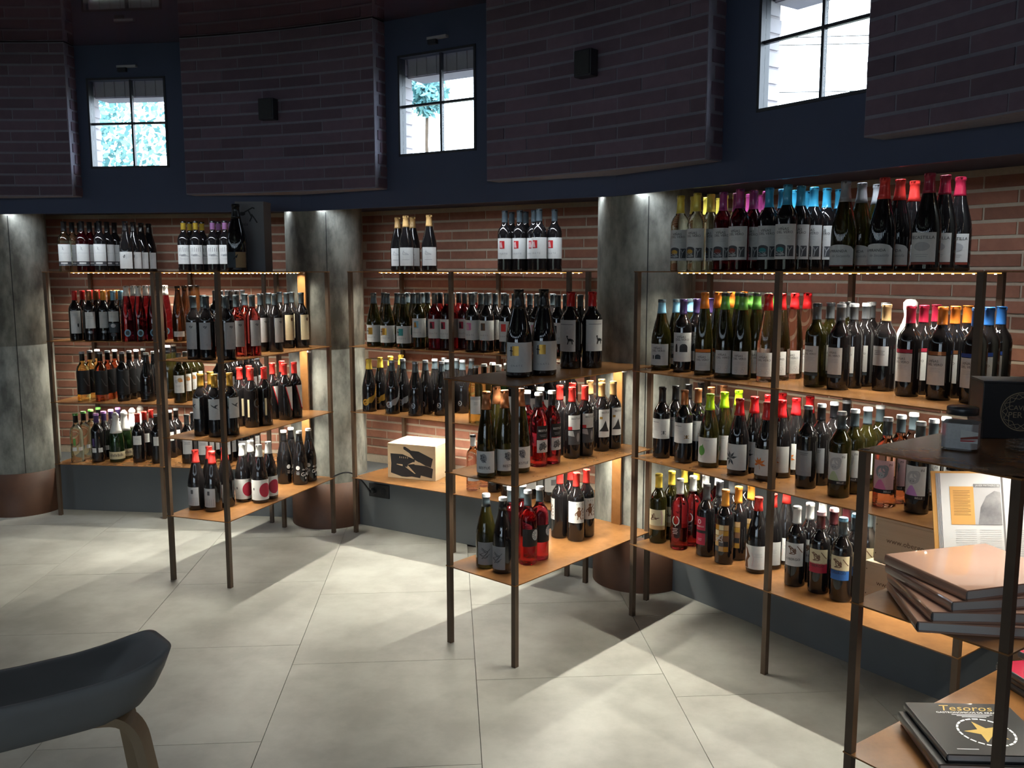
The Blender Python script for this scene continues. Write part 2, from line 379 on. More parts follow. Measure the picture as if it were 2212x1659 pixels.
# concrete columns with rusty steel sleeves
for k in range(15):
    x, y = vert(k, APO)
    if not -2 <= (k if k < 8 else k - 15) <= 4: continue
    c = link('column', None, None, (x, y, 0)); struct(c, 'round board-marked concrete column %d with rusty base sleeve' % (k + 1), 'column')
    m = MB(); m.lathe([(.222, .02), (.222, 1.05), (.2205, 1.052), (.2205, 1.058), (.222, 1.06), (.222, Z_SOFFIT)], 'concrete', 48); m.build('shaft', c)
    m = MB(); m.lathe([(.2285, 0), (.2285, .268), (.222, .2685)], 'rust_sleeve', 48); m.build('base_sleeve', c)
    m = MB(); a = math.atan2(-y, -x) + .06
    m.box((.2218 * math.cos(a), .2218 * math.sin(a), 1.05), (.002, .004, 1.56), 'cable_black', a); m.build('form_seam', c)
BOTTLES = [  # shelf, tier, kind, shape, [(x, y, facing in degrees)...]
 ('B1', 1, 'tw_white', 'bd', [(-2.731, 5.452, 288), (-2.721, 5.533, 293), (-2.711, 5.613, 290)]),
 ('B1', 1, 'tw_rose', 'bd', [(-2.615, 5.438, 293), (-2.605, 5.518, 293), (-2.595, 5.598, 284)]),
 ('B1', 1, 'tw_red', 'bd', [(-2.501, 5.423, 283), (-2.491, 5.504, 296), (-2.481, 5.584, 286)]),
 ('B1', 1, 'sq_bg', 'bg', [(-2.321, 5.37, 285), (-2.31, 5.459, 297), (-2.299, 5.547, 288), (-2.288, 5.635, 293)]),
 ('B1', 1, 'yel_neck', 'bd', [(-1.982, 5.398, 286), (-1.972, 5.478, 288), (-1.905, 5.388, 280), (-1.895, 5.469, 287)]),
 ('B1', 1, 'pink_neck', 'bd', [(-1.799, 5.375, 290), (-1.789, 5.455, 285), (-1.722, 5.365, 288), (-1.712, 5.446, 286)]),
 ('P1', 1, 'magnum_olive', 'gm', [(-1.431, 4.646, 277)]),
 ('B1', 2, 'redcap_tall', 'bd', [(-2.657, 5.38, 296), (-2.647, 5.46, 293), (-2.637, 5.541, 288), (-2.627, 5.621, 284)]),
 ('B1', 2, 'copper_badge', 'bd', [(-2.554, 5.349, 297), (-2.546, 5.426, 291), (-2.537, 5.503, 294)]),
 ('B1', 2, 'gold_badge', 'bd', [(-2.483, 5.379, 297), (-2.475, 5.457, 294), (-2.47, 5.542, 297)]),
 ('B1', 2, 'blue_two', 'bd', [(-2.41, 5.352, 289), (-2.4, 5.433, 295)]),
 ('B1', 2, 'rose_flute', 'rh', [(-2.315, 5.319, 289), (-2.305, 5.395, 296), (-2.238, 5.31, 295), (-2.228, 5.39, 282), (-2.222, 5.472, 282), (-2.167, 5.341, 284), (-2.157, 5.421, 295), (-2.15, 5.5, 286)]),
 ('B1', 2, 'brown_flute', 'rh', [(-2.003, 5.311, 289), (-1.992, 5.392, 283), (-1.982, 5.472, 286), (-1.972, 5.552, 284)]),
 ('B1', 2, 'plain_black', 'bd', [(-1.796, 5.36, 282), (-1.785, 5.44, 286), (-1.775, 5.521, 285), (-1.765, 5.601, 290), (-1.699, 5.359, 286), (-1.688, 5.44, 290), (-1.678, 5.52, 289)]),
 ('B1', 3, 'blk_white', 'bd', [(-2.648, 5.409, 300), (-2.638, 5.49, 294), (-2.628, 5.57, 286)]),
 ('B1', 3, 'blk_rose', 'bd', [(-2.531, 5.395, 297), (-2.521, 5.475, 298), (-2.511, 5.556, 297)]),
 ('B1', 3, 'blk_red', 'bd', [(-2.396, 5.395, 291), (-2.386, 5.475, 293), (-2.375, 5.555, 285), (-2.365, 5.636, 294)]),
 ('B1', 3, 'blk_burg', 'bg', [(-2.24, 5.377, 290), (-2.228, 5.465, 285), (-2.225, 5.557, 281)]),
 ('B1', 3, 'green_flute', 'rh', [(-2.158, 5.512, 293), (-2.153, 5.598, 295)]),
 ('B1', 3, 'art_white', 'bd', [(-2.019, 5.321, 280), (-2.009, 5.401, 291), (-1.999, 5.482, 285), (-1.989, 5.562, 280)]),
 ('B1', 3, 'plain_black', 'bd', [(-1.761, 5.269, 281), (-1.751, 5.35, 288), (-1.741, 5.43, 290), (-1.731, 5.51, 276), (-1.625, 5.252, 285), (-1.615, 5.333, 276), (-1.605, 5.413, 286), (-1.594, 5.493, 279)]),
 ('B1', 4, 'green_cap', 'bd', [(-2.709, 5.403, 299), (-2.699, 5.483, 300), (-2.689, 5.563, 292), (-2.679, 5.644, 299)]),
 ('B1', 4, 'purple_cap', 'bd', [(-2.581, 5.403, 288), (-2.571, 5.483, 284), (-2.561, 5.563, 292), (-2.551, 5.644, 283)]),
 ('B1', 4, 'cava', 'cv', [(-2.464, 5.409, 286), (-2.452, 5.503, 289), (-2.44, 5.597, 291), (-2.428, 5.692, 284)]),
 ('B1', 4, 'redcap_short', 'bd', [(-2.322, 5.395, 282), (-2.312, 5.475, 295), (-2.302, 5.556, 286)]),
 ('B1', 4, 'dark_short', 'bd', [(-2.193, 5.366, 296), (-2.183, 5.447, 294), (-2.173, 5.527, 286), (-2.163, 5.607, 286)]),
 ('B1', 4, 'plain_black', 'bd', [(-2.006, 5.366, 287), (-1.996, 5.446, 288), (-1.986, 5.527, 287), (-1.901, 5.342, 287), (-1.89, 5.422, 287), (-1.88, 5.503, 292), (-1.765, 5.351, 284), (-1.754, 5.431, 283), (-1.744, 5.512, 287), (-1.649, 5.332, 279), (-1.639, 5.412, 280), (-1.628, 5.492, 290)]),
 ('P1', 2, 'grey_lab', 'bd', [(-1.523, 4.229, 260), (-1.452, 4.201, 269), (-1.519, 4.355, 266), (-1.36, 4.21, 312), (-1.445, 4.378, 314), (-1.315, 4.627, 318), (-1.238, 4.622, 321), (-1.313, 4.776, 320)]),
 ('P1', 2, 'rose_lab', 'bd', [(-1.359, 4.363, 304), (-1.293, 4.403, 312), (-1.382, 4.58, 308)]),
 ('P1', 2, 'seal_lab', 'bd', [(-1.233, 4.843, 310), (-1.16, 4.871, 318), (-1.315, 5.01, 311), (-1.24, 4.99, 315)]),
 ('P1', 3, 'gold_swallow', 'bd', [(-1.508, 4.233, 227), (-1.43, 4.205, 286), (-1.484, 4.307, 290), (-1.373, 4.257, 326)]),
 ('P1', 3, 'red_moon', 'bd', [(-1.401, 4.504, 356), (-1.333, 4.467, 316), (-1.281, 4.524, 346), (-1.379, 4.594, 346)]),
 ('P1', 3, 'red_diag', 'bd', [(-1.292, 4.726, 314), (-1.22, 4.697, 318), (-1.184, 4.766, 323), (-1.269, 4.836, 320)]),
 ('P1', 4, 'red_grid', 'bg', [(-1.571, 4.294, 254), (-1.478, 4.262, 253), (-1.533, 4.384, 256), (-1.443, 4.348, 246)]),
 ('P1', 4, 'pink_dot', 'bg', [(-1.385, 4.446, 298), (-1.293, 4.425, 298), (-1.369, 4.537, 296), (-1.267, 4.506, 296)]),
 ('P1', 4, 'gar_black', 'bg', [(-1.273, 4.838, 347), (-1.18, 4.813, 297), (-1.254, 4.922, 342), (-1.147, 4.892, 308)]),
 ('B2', 1, 'tan_burg', 'bg', [(-0.576, 4.856, 282), (-0.639, 5.002, 273), (-0.55, 4.958, 275), (-0.443, 4.784, 275)]),
 ('B2', 1, 'redsq', 'bd', [(-0.036, 4.524, 278), (0.039, 4.505, 271), (0.111, 4.477, 276), (0.134, 4.403, 265), (0.21, 4.421, 267), (-0.001, 4.622, 274), (0.071, 4.593, 277), (0.136, 4.551, 270)]),
 ('B2', 2, 'goldsq', 'bg', [(-0.772, 4.939, 276), (-0.724, 5.014, 274), (-0.69, 4.884, 281), (-0.642, 4.96, 274), (-0.595, 5.035, 284)]),
 ('B2', 2, 'greensq', 'bg', [(-0.595, 4.831, 284), (-0.547, 4.906, 273), (-0.5, 4.981, 274)]),
 ('B2', 2, 'landsq', 'bd', [(-0.507, 4.805, 283), (-0.464, 4.874, 280)]),
 ('B2', 2, 'rosesq', 'bd', [(-0.415, 4.746, 282), (-0.391, 4.824, 274), (-0.347, 4.71, 270), (-0.323, 4.788, 273), (-0.292, 4.863, 280), (-0.254, 4.753, 271), (-0.223, 4.828, 272), (-0.206, 4.91, 273)]),
 ('B2', 2, 'pinksq', 'bd', [(-0.208, 4.628, 273), (-0.165, 4.696, 273), (-0.122, 4.765, 280), (0.124, 4.427, 274), (0.167, 4.495, 275), (0.21, 4.564, 272)]),
 ('B2', 2, 'brownsq', 'bd', [(-0.131, 4.589, 268), (-0.088, 4.657, 265), (-0.045, 4.726, 280), (0.049, 4.472, 279), (0.092, 4.54, 278), (0.135, 4.609, 266)]),
 ('B2', 2, 'redsq2', 'bd', [(-0.03, 4.518, 278), (0.013, 4.587, 280), (0.057, 4.655, 270)]),
 ('B2', 2, 'yelsq', 'bd', [(0.227, 4.382, 269), (0.27, 4.451, 265), (0.313, 4.519, 265), (0.296, 4.324, 264), (0.339, 4.393, 261), (0.382, 4.461, 269)]),
 ('B2', 3, 'gold_swirl', 'bg', [(-0.813, 4.983, 278), (-0.762, 5.064, 286), (-0.712, 5.144, 273), (-0.661, 5.225, 286)]),
 ('B2', 3, 'silver_swirl', 'bg', [(-0.671, 4.894, 283), (-0.62, 4.975, 286)]),
 ('B2', 3, 'black_mark', 'bg', [(-0.533, 4.825, 285), (-0.485, 4.901, 284), (-0.438, 4.976, 278), (-0.391, 5.051, 269), (-0.39, 4.841, 281), (-0.364, 4.923, 271), (-0.317, 4.999, 272), (-0.278, 4.918, 278), (-0.231, 4.998, 275)]),
 ('B2', 3, 'clear_yel', 'bd', [(-0.192, 4.592, 273), (-0.149, 4.66, 281), (-0.105, 4.729, 275)]),
 ('B2', 3, 'green_lab', 'bd', [(-0.071, 4.618, 270), (-0.028, 4.687, 268), (0.016, 4.755, 278)]),
 ('B2', 3, 'white_strip', 'bd', [(0.011, 4.536, 271), (0.054, 4.605, 276), (0.097, 4.673, 268), (0.14, 4.742, 265), (0.1, 4.473, 271), (0.143, 4.542, 275), (0.186, 4.61, 264), (0.229, 4.679, 274)]),
 ('B2', 3, 'darkred_cap', 'bd', [(0.182, 4.418, 276), (0.225, 4.486, 274), (0.268, 4.555, 274), (0.311, 4.623, 260)]),
 ('B2', 4, 'blush', 'bd', [(-0.211, 4.678, 277), (-0.157, 4.763, 280)]),
 ('B2', 4, 'monkey', 'bd', [(-0.095, 4.638, 266), (-0.052, 4.706, 269), (-0.009, 4.775, 268), (-0.022, 4.558, 273), (0.021, 4.627, 271), (0.064, 4.695, 271), (0.094, 4.499, 275), (0.137, 4.567, 262), (0.18, 4.636, 263), (0.199, 4.437, 263), (0.242, 4.505, 263), (0.285, 4.574, 262)]),
 ('P2', 2, 'magnum_gold', 'gm', [(0.027, 3.501, 277), (0.128, 3.571, 285)]),
 ('P2', 2, 'magnum_horse', 'bm', [(0.254, 3.816, 239), (0.348, 3.841, 285)]),
 ('P2', 3, 'bes_flute', 'rh', [(-0.099, 3.359, 251), (-0.029, 3.397, 289), (-0.062, 3.506, 270), (0.033, 3.446, 280)]),
 ('P2', 3, 'bes_rose', 'bd', [(0.108, 3.551, 289), (0.164, 3.604, 297), (0.061, 3.613, 327), (0.12, 3.706, 297)]),
 ('P2', 3, 'bes_red', 'bd', [(0.255, 3.715, 284), (0.314, 3.765, 291), (0.206, 3.775, 348), (0.266, 3.856, 290)]),
 ('P2', 3, 'bes_gold', 'bd', [(0.396, 3.861, 287), (0.453, 3.914, 296), (0.351, 3.941, 324), (0.409, 3.996, 325)]),
 ('P2', 4, 'sketch_green', 'bg', [(-0.104, 3.424, 268)]),
 ('P2', 4, 'sketch_dark', 'bg', [(-0.036, 3.365, 240)]),
 ('P2', 4, 'sun_rose', 'bd', [(0.063, 3.463, 291), (0.113, 3.522, 304), (-0.006, 3.52, 340), (0.043, 3.58, 289)]),
 ('P2', 4, 'ape', 'bd', [(0.211, 3.823, 177), (0.281, 3.774, 272), (0.33, 3.837, 280), (0.263, 3.895, 267)]),
 ('B3', 1, 'vero_white', 'bd', [(0.683, 3.633, 246), (0.746, 3.679, 241), (0.809, 3.725, 245), (0.872, 3.772, 247), (0.726, 3.516, 238), (0.789, 3.562, 243), (0.852, 3.609, 243), (0.914, 3.655, 249)]),
 ('B3', 1, 'vero_rose', 'bd', [(0.818, 3.475, 251), (0.881, 3.522, 241), (0.944, 3.568, 249), (1.006, 3.615, 246), (0.85, 3.349, 239), (0.913, 3.395, 241), (0.975, 3.442, 235)]),
 ('B3', 1, 'vero_red', 'bd', [(0.946, 3.303, 246), (1.008, 3.35, 243), (1.071, 3.396, 246), (1.134, 3.443, 243), (0.975, 3.18, 243), (1.037, 3.226, 243), (1.1, 3.273, 239), (1.163, 3.319, 231), (1.226, 3.366, 238)]),
 ('B3', 1, 'mir_grey', 'bg', [(1.12, 3.018, 229), (1.196, 3.074, 230), (1.273, 3.131, 239)]),
 ('B3', 1, 'mir_red', 'bg', [(1.203, 2.905, 227), (1.276, 2.958, 227), (1.348, 3.012, 226), (1.42, 3.065, 238)]),
 ('B3', 1, 'secas', 'bg', [(1.287, 2.775, 227), (1.363, 2.832, 224), (1.439, 2.888, 236)]),
 ('B3', 2, 'vero_blue', 'bg', [(0.636, 3.754, 244), (0.708, 3.807, 255), (0.78, 3.86, 251), (0.851, 3.913, 253)]),
 ('B3', 2, 'vero_purple', 'bd', [(0.712, 3.675, 256), (0.777, 3.723, 249), (0.842, 3.771, 252), (0.907, 3.82, 239)]),
 ('B3', 2, 'vero_orange', 'rh', [(0.777, 3.568, 252), (0.842, 3.616, 247), (0.907, 3.664, 250), (0.972, 3.712, 239)]),
 ('B3', 2, 'vero_green', 'rh', [(0.838, 3.477, 250), (0.903, 3.526, 253), (0.968, 3.574, 238), (0.894, 3.423, 243), (0.96, 3.471, 246), (1.025, 3.519, 249), (1.09, 3.568, 239)]),
 ('B3', 2, 'vero_pink', 'rh', [(0.969, 3.345, 239), (1.034, 3.393, 239), (1.099, 3.441, 244), (1.164, 3.489, 246)]),
 ('B3', 2, 'vero_grn_b', 'bd', [(1.103, 3.197, 221), (1.168, 3.245, 220), (1.233, 3.294, 220), (1.283, 3.354, 219)]),
 ('B3', 2, 'vero_black', 'bd', [(1.16, 3.118, 220), (1.225, 3.167, 214), (1.288, 3.214, 220), (1.364, 3.231, 227), (1.343, 3.306, 224)]),
 ('B3', 2, 'tan_cap', 'bd', [(1.307, 3.084, 218)]),
 ('B3', 2, 'vero_crim', 'bd', [(1.332, 2.951, 212), (1.397, 2.999, 220), (1.462, 3.047, 220)]),
 ('B3', 2, 'vero_amber', 'bd', [(1.397, 2.866, 219), (1.462, 2.915, 216), (1.527, 2.963, 214)]),
 ('B3', 2, 'vero_cobalt', 'bd', [(1.466, 2.786, 217), (1.531, 2.835, 220), (1.596, 2.883, 207)]),
 ('B3', 3, 'bee_black', 'bd', [(0.64, 3.718, 241), (0.705, 3.766, 250), (0.77, 3.815, 252), (0.835, 3.863, 245)]),
 ('B3', 3, 'bee_copper', 'bd', [(0.715, 3.619, 245), (0.781, 3.667, 248), (0.846, 3.715, 239), (0.911, 3.764, 240)]),
 ('B3', 3, 'lime_leaf', 'bg', [(0.802, 3.535, 239), (0.873, 3.588, 245), (0.945, 3.641, 239)]),
 ('B3', 3, 'red_leaf', 'bg', [(0.887, 3.399, 238), (0.959, 3.452, 245), (1.03, 3.505, 248), (1.102, 3.558, 237)]),
 ('B3', 3, 'red_maple', 'bg', [(0.968, 3.305, 244), (1.039, 3.358, 238), (1.111, 3.411, 245), (1.182, 3.464, 240)]),
 ('B3', 3, 'grey_plate', 'bd', [(1.083, 3.186, 235), (1.148, 3.234, 233), (1.213, 3.283, 229), (1.278, 3.331, 236)]),
 ('B3', 3, 'ni_green', 'bd', [(1.156, 3.054, 234), (1.221, 3.102, 230), (1.286, 3.15, 233), (1.351, 3.198, 231)]),
 ('B3', 3, 'ni_rose', 'bd', [(1.265, 2.929, 238), (1.331, 2.977, 227), (1.396, 3.025, 240)]),
 ('B3', 3, 'ni_dark', 'bd', [(1.336, 2.843, 231), (1.402, 2.892, 233), (1.467, 2.94, 230)]),
 ('B3', 3, 'a_label', 'bd', [(1.428, 2.764, 235), (1.494, 2.812, 234), (1.559, 2.86, 229)]),
 ('B3', 4, 'yel_wood', 'bd', [(0.638, 3.751, 247), (0.703, 3.8, 250), (0.768, 3.848, 251), (0.833, 3.896, 243)]),
 ('B3', 4, 'rose_o', 'bd', [(0.713, 3.658, 250), (0.778, 3.707, 253), (0.843, 3.755, 244), (0.908, 3.803, 239)]),
 ('B3', 4, 'red_block', 'bd', [(0.806, 3.57, 240), (0.871, 3.618, 247), (0.936, 3.666, 245), (1.002, 3.714, 249)]),
 ('B3', 4, 'collage', 'bd', [(0.86, 3.47, 249), (0.925, 3.518, 238), (0.99, 3.566, 237)]),
 ('B3', 4, 'tree_wax', 'bg', [(0.964, 3.364, 237), (1.036, 3.417, 235), (1.107, 3.47, 243)]),
 ('B3', 4, 'ob_white', 'bd', [(1.066, 3.213, 244), (1.131, 3.261, 244), (1.196, 3.309, 233)]),
 ('B3', 4, 'ob_pink', 'bd', [(1.13, 3.139, 243), (1.195, 3.188, 233), (1.26, 3.236, 234)]),
 ('B3', 4, 'ob_blue', 'bd', [(1.182, 3.061, 240), (1.247, 3.109, 229), (1.313, 3.157, 228)]),
]
# ------------------------------------------------------------------ steel shelving with LED strips
ZL = {1: 1.5, 2: 1.083, 3: .71, 4: .326}
UN = {'B1': (-2.816, 5.332, -7.2, 1.39, .47), 'B2': (-.918, 4.965, -32.2, 1.41, .47), 'B3': (.513, 3.72, -53.5, 1.43, .47),
      'P1': (-1.674, 4.17, -19.5, .352, .967), 'P2': (-.265, 3.438, -41.2, .367, .94), 'P3': (.818, 2.045, -54.5, .366, .87)}
def wpt(un, t, off, z=0.):
    x, y, a, L, D = UN[un]; ca, sa = math.cos(R(a)), math.sin(R(a)); return (x + t * ca - off * sa, y + t * sa + off * ca, z)
POST = .02
post_cache = {}
def led(plate, x0, y0, x1, y1, z, k=1.):
    L = math.hypot(x1 - x0, y1 - y0); a = math.atan2(y1 - y0, x1 - x0); cx, cy = (x0 + x1) / 2, (y0 + y1) / 2
    m = MB(); m.box((0, 0, -.003), (L, .010, .003), 'led_tape')
    n = int(L / .033)
    for i in range(n): m.box((-L / 2 + (i + .5) * L / n, 0, -.0055), (.005, .005, .002), 'led_diode')
    s = m.build('led_strip', plate, (cx, cy, z), a); s['label'] = 'glowing warm LED tape'
    ld = bpy.data.lights.new('led_glow', 'AREA'); ld.shape = 'RECTANGLE'; ld.size = L; ld.size_y = .012
    ld.energy = LED_W * k * L / 1.35; ld.color = (1., .965, .83); ld.spread = R(140)
    link('led_glow', ld, s, (0, 0, -.008))
def shelf_unit(un, name, levels, posts, leds, label, cat, grp):
    x, y, a, L, D = UN[un]
    u = link(name, None, None, (x, y, 0), R(a)); tag(u, label, cat, grp)
    for (px, py, h) in posts:
        key = round(h, 3)
        if key not in post_cache:
            m = MB(); m.box((0, 0, h / 2), (POST, POST, h), 'corten_dark'); post_cache[key] = m.mesh('post')
        link('post', post_cache[key], u, (px, py, 0))
    for lv in levels:
        z = ZL[lv]; m = MB(); m.box((L / 2, D / 2, z - .002), (L + .004, D + .004, .004), 'corten')
        p = m.build('shelf_plate', u)
        if lv in leds:
            if L > D: led(p, .03, D / 2, L - .06, D / 2, z - .004)
            else: led(p, L / 2, .05, L / 2, D - .03, z - .004, .28 if un == 'P3' else 1.)
    return u
def wall_posts(L, D): return [(t, o, 1.5) for t, o in ((.01, .01), (L / 2, .01), (L - .01, .01), (.01, D - .01), (L / 2, D - .01), (1.27, D - .01))]
u1 = shelf_unit('B1', 'wall_shelf', (1, 2, 3, 4), wall_posts(1.39, .47), (1, 2, 3), 'rusty steel wall shelf with white-foiled sparkling wine on its lowest tier', 'shelf', 'steel wine shelves along the wall')
u2 = shelf_unit('B2', 'wall_shelf', (1, 2, 3, 4), wall_posts(1.41, .47), (1, 2, 3), 'rusty steel wall shelf holding the pale crate with black bottle print', 'shelf', 'steel wine shelves along the wall')
u3 = shelf_unit('B3', 'wall_shelf', (1, 2, 3, 4), wall_posts(1.43, .47), (1, 2, 3), 'rusty steel wall shelf with yellow, magenta and blue capped bottles on top', 'shelf', 'steel wine shelves along the wall')
def pen_posts(W, L, hf, hb): return [(.01, .01, hf), (W - .01, .01, hf), (.01, L - .01, hb), (W - .01, L - .01, hf)]
def back_bar(u, W, L, h):
    m = MB(); m.box((W / 2, L - .006, (h + .326) / 2), (.05, .012, h - .326), 'corten'); m.build('back_bar', u)
    for z in (1.05,):
        c = MB(); c.tube([(W / 2 + .03, L - .02, z), (W / 2 + .05, L - .012, z - .004)], .006, 'white_plastic'); c.build('cable_clip', u)
mat('white_plastic', (.8, .8, .78), .4, noise=(30, (.7, .7, .68), .3))
u4 = shelf_unit('P1', 'projecting_shelf', (1, 2, 3, 4), pen_posts(.352, .967, 1.5, 1.5), (1, 2, 3), 'narrow projecting steel shelf with gift box on top and pink-dot bottles below', 'shelf', 'projecting steel shelves at the columns'); back_bar(u4, .352, .967, 1.5)
u5 = shelf_unit('P2', 'projecting_shelf', (2, 3, 4), pen_posts(.367, .94, 1.083, 1.5), (2, 3), 'narrow projecting steel shelf with large magnums on its top', 'shelf', 'projecting steel shelves at the columns'); back_bar(u5, .367, .94, 1.083)
u6 = shelf_unit('P3', 'projecting_shelf', (2, 3, 4), pen_posts(.366, .87, 1.083, 1.083), (2, 3), 'narrow projecting steel shelf with books, jar and black box', 'shelf', 'projecting steel shelves at the columns'); back_bar(u6, .366, .87, 1.083)

# ------------------------------------------------------------------ bottles: shapes, colours, printed labels
PAL = dict(white='d9d9d6', cream='d8cba6', grey='8e9094', lgrey='b5b6b8', dgrey='4a4c50', black='111114', ink='2a2a2c', red='c01f24', bred='e23a34', crim='a3203c', pink='d87aa8', lilac='c58fd0', mag='a63f7f',
           gold='b58b3a', yellow='e0c24a', lemon='ecd65a', tan='b39468', copper='b0714a', orange='d97a2c', amber='e79a3c', lime='a6d41f', green='5f9a46', dgreen='2d4a35', teal='2f8a8c', cyan='3fa6cf', lblue='7fb4cf', blue='2f6ab5', cobalt='2a4a9a',
           purple='4a3a6a', brown='6a4a34', maroon='4a2024', slate='3c464c', silver='9a9ea4', blush='d8aeb0', sage='b8c8a0', cork='c09a64', oxide='8a3a2c')
for k, h in PAL.items():
    mt = k in ('gold', 'copper', 'silver')
    mat('ink_' + k, hexc(h), .32 if mt else .55, .6 if mt else 0, noise=(90, tuple(c * .88 for c in hexc(h)), .3))
    mat('cap_' + k, hexc(h), .28, .55 if mt else .1, noise=(60, tuple(c * .85 for c in hexc(h)), .3), coat=.25)
mat('glass_dark', (.006, .006, .007), .035, noise=(30, (.010, .008, .008), .3), spec=.6, coat=.3)
mat('glass_olive', (.035, .030, .007), .03, noise=(30, (.028, .025, .006), .3), trans=.7, ior=1.4, coat=.3)
mat('glass_green', (.03, .075, .02), .03, noise=(30, (.025, .06, .02), .3), trans=.8, ior=1.4, coat=.3)
mat('glass_brown', (.12, .045, .015), .03, noise=(30, (.09, .035, .012), .3), trans=.8, ior=1.4, coat=.3)
mat('glass_white', (.86, .84, .66), .02, noise=(30, (.84, .80, .60), .3), trans=1., ior=1.36, coat=.2)
mat('glass_yellow', (.90, .74, .28), .02, noise=(30, (.88, .70, .25), .3), trans=1., ior=1.36, coat=.2)
mat('glass_rose', (.78, .15, .11), .02, noise=(30, (.70, .08, .09), .3), trans=1., ior=1.36, coat=.2)
mat('glass_onion', (.42, .12, .06), .02, noise=(30, (.36, .10, .05), .3), trans=1., ior=1.36, coat=.2)
mat('glass_ruby', (.50, .035, .06), .02, noise=(30, (.44, .03, .05), .3), trans=1., ior=1.36, coat=.2)
mat('glass_blush', (.95, .70, .60), .02, noise=(30, (.93, .66, .56), .3), trans=1., ior=1.36, coat=.2)
mat('glass_cherry', (.17, .014, .022), .02, noise=(30, (.14, .011, .018), .3), trans=.95, ior=1.36, coat=.2)
mat('glass_salmon', (.92, .45, .32), .02, noise=(30, (.88, .40, .28), .3), trans=1., ior=1.36, coat=.2)
mat('tissue', (.62, .62, .61), .8, noise=(45, (.45, .45, .45), .3), bump=.9)
SHAPE = {
 'bd': [(0, .006), (.020, .004), (.033, 0), (.0370, .003), (.0375, .008), (.0375, .183), (.0362, .196), (.031, .211), (.0225, .223), (.0165, .234), (.0146, .247), (.0138, .289), (.0154, .290), (.0154, .301), (.0120, .302), (0, .302)],
 'bg': [(0, .006), (.022, .004), (.037, 0), (.0410, .003), (.0415, .009), (.0415, .120), (.0405, .140), (.0365, .165), (.0295, .195), (.0225, .222), (.0175, .246), (.0150, .268), (.0142, .285), (.0158, .286), (.0158, .297), (.0120, .298), (0, .298)],
 'rh': [(0, .006), (.020, .004), (.033, 0), (.0370, .003), (.0375, .009), (.0375, .115), (.0362, .145), (.0320, .185), (.0260, .225), (.0200, .260), (.0155, .292), (.0138, .316), (.0153, .317), (.0153, .331), (.0120, .332), (0, .332)],
 'cv': [(0, .008), (.024, .005), (.040, 0), (.0440, .004), (.0445, .010), (.0445, .115), (.0430, .140), (.0375, .170), (.0290, .200), (.0215, .228), (.0175, .252), (.0158, .278), (.0180, .279), (.0180, .292), (.0150, .296), (0, .306)]}
def sc_shape(s, k, kz): return [(r * k, z * kz) for r, z in SHAPE[s]]
SHAPE['bm'] = sc_shape('bd', 1.2, 1.09); SHAPE['gm'] = sc_shape('bg', 1.25, 1.16); SHAPE['jm'] = sc_shape('bg', 1.35, 1.32)
def radius_at(sh, z):
    p = SHAPE[sh]
    for (r0, z0), (r1, z1) in zip(p[2:], p[3:]):
        if z0 <= z <= z1: return r0 + (r1 - r0) * (z - z0) / max(z1 - z0, 1e-6)
    return p[5][0]
_ME = {}
def glass_me(sh, g):
    if (sh, g) not in _ME:
        m = MB(); m.lathe(SHAPE[sh], 'glass_' + g, 24); _ME[(sh, g)] = m.mesh('bottle_glass')
    return _ME[(sh, g)]
def cap_me(sh, col, ln, top=None, foil=False):
    key = (sh, col, ln, top)
    if key not in _ME:
        H = SHAPE[sh][-1][1]; z0 = H - ln; zs = sorted({z0} | {z for r, z in SHAPE[sh] if z > z0 + .002 and r > .001}); prof = []
        g = .0022 if foil else .0009
        for z in zs:
            if z < H - .0005: prof.append((radius_at(sh, z) + g, z))
        prof = [(radius_at(sh, z0), z0)] + prof
        rt = radius_at(sh, H - .006) + g
        m = MB(); m.lathe(prof + [(rt, H - .003), (rt - .0012, H + .0007)], 'cap_' + col, 18)
        m.lathe([(rt - .0012, H + .0007), (0, H + .0012)], 'cap_' + (top or col), 18)
        if top and top != col: m.lathe([(rt + .0003, H - .012), (rt + .0003, H - .003), (rt - .0012, H + .0009)], 'cap_' + top, 18)
        _ME[key] = m.mesh('capsule')
    return _ME[key]
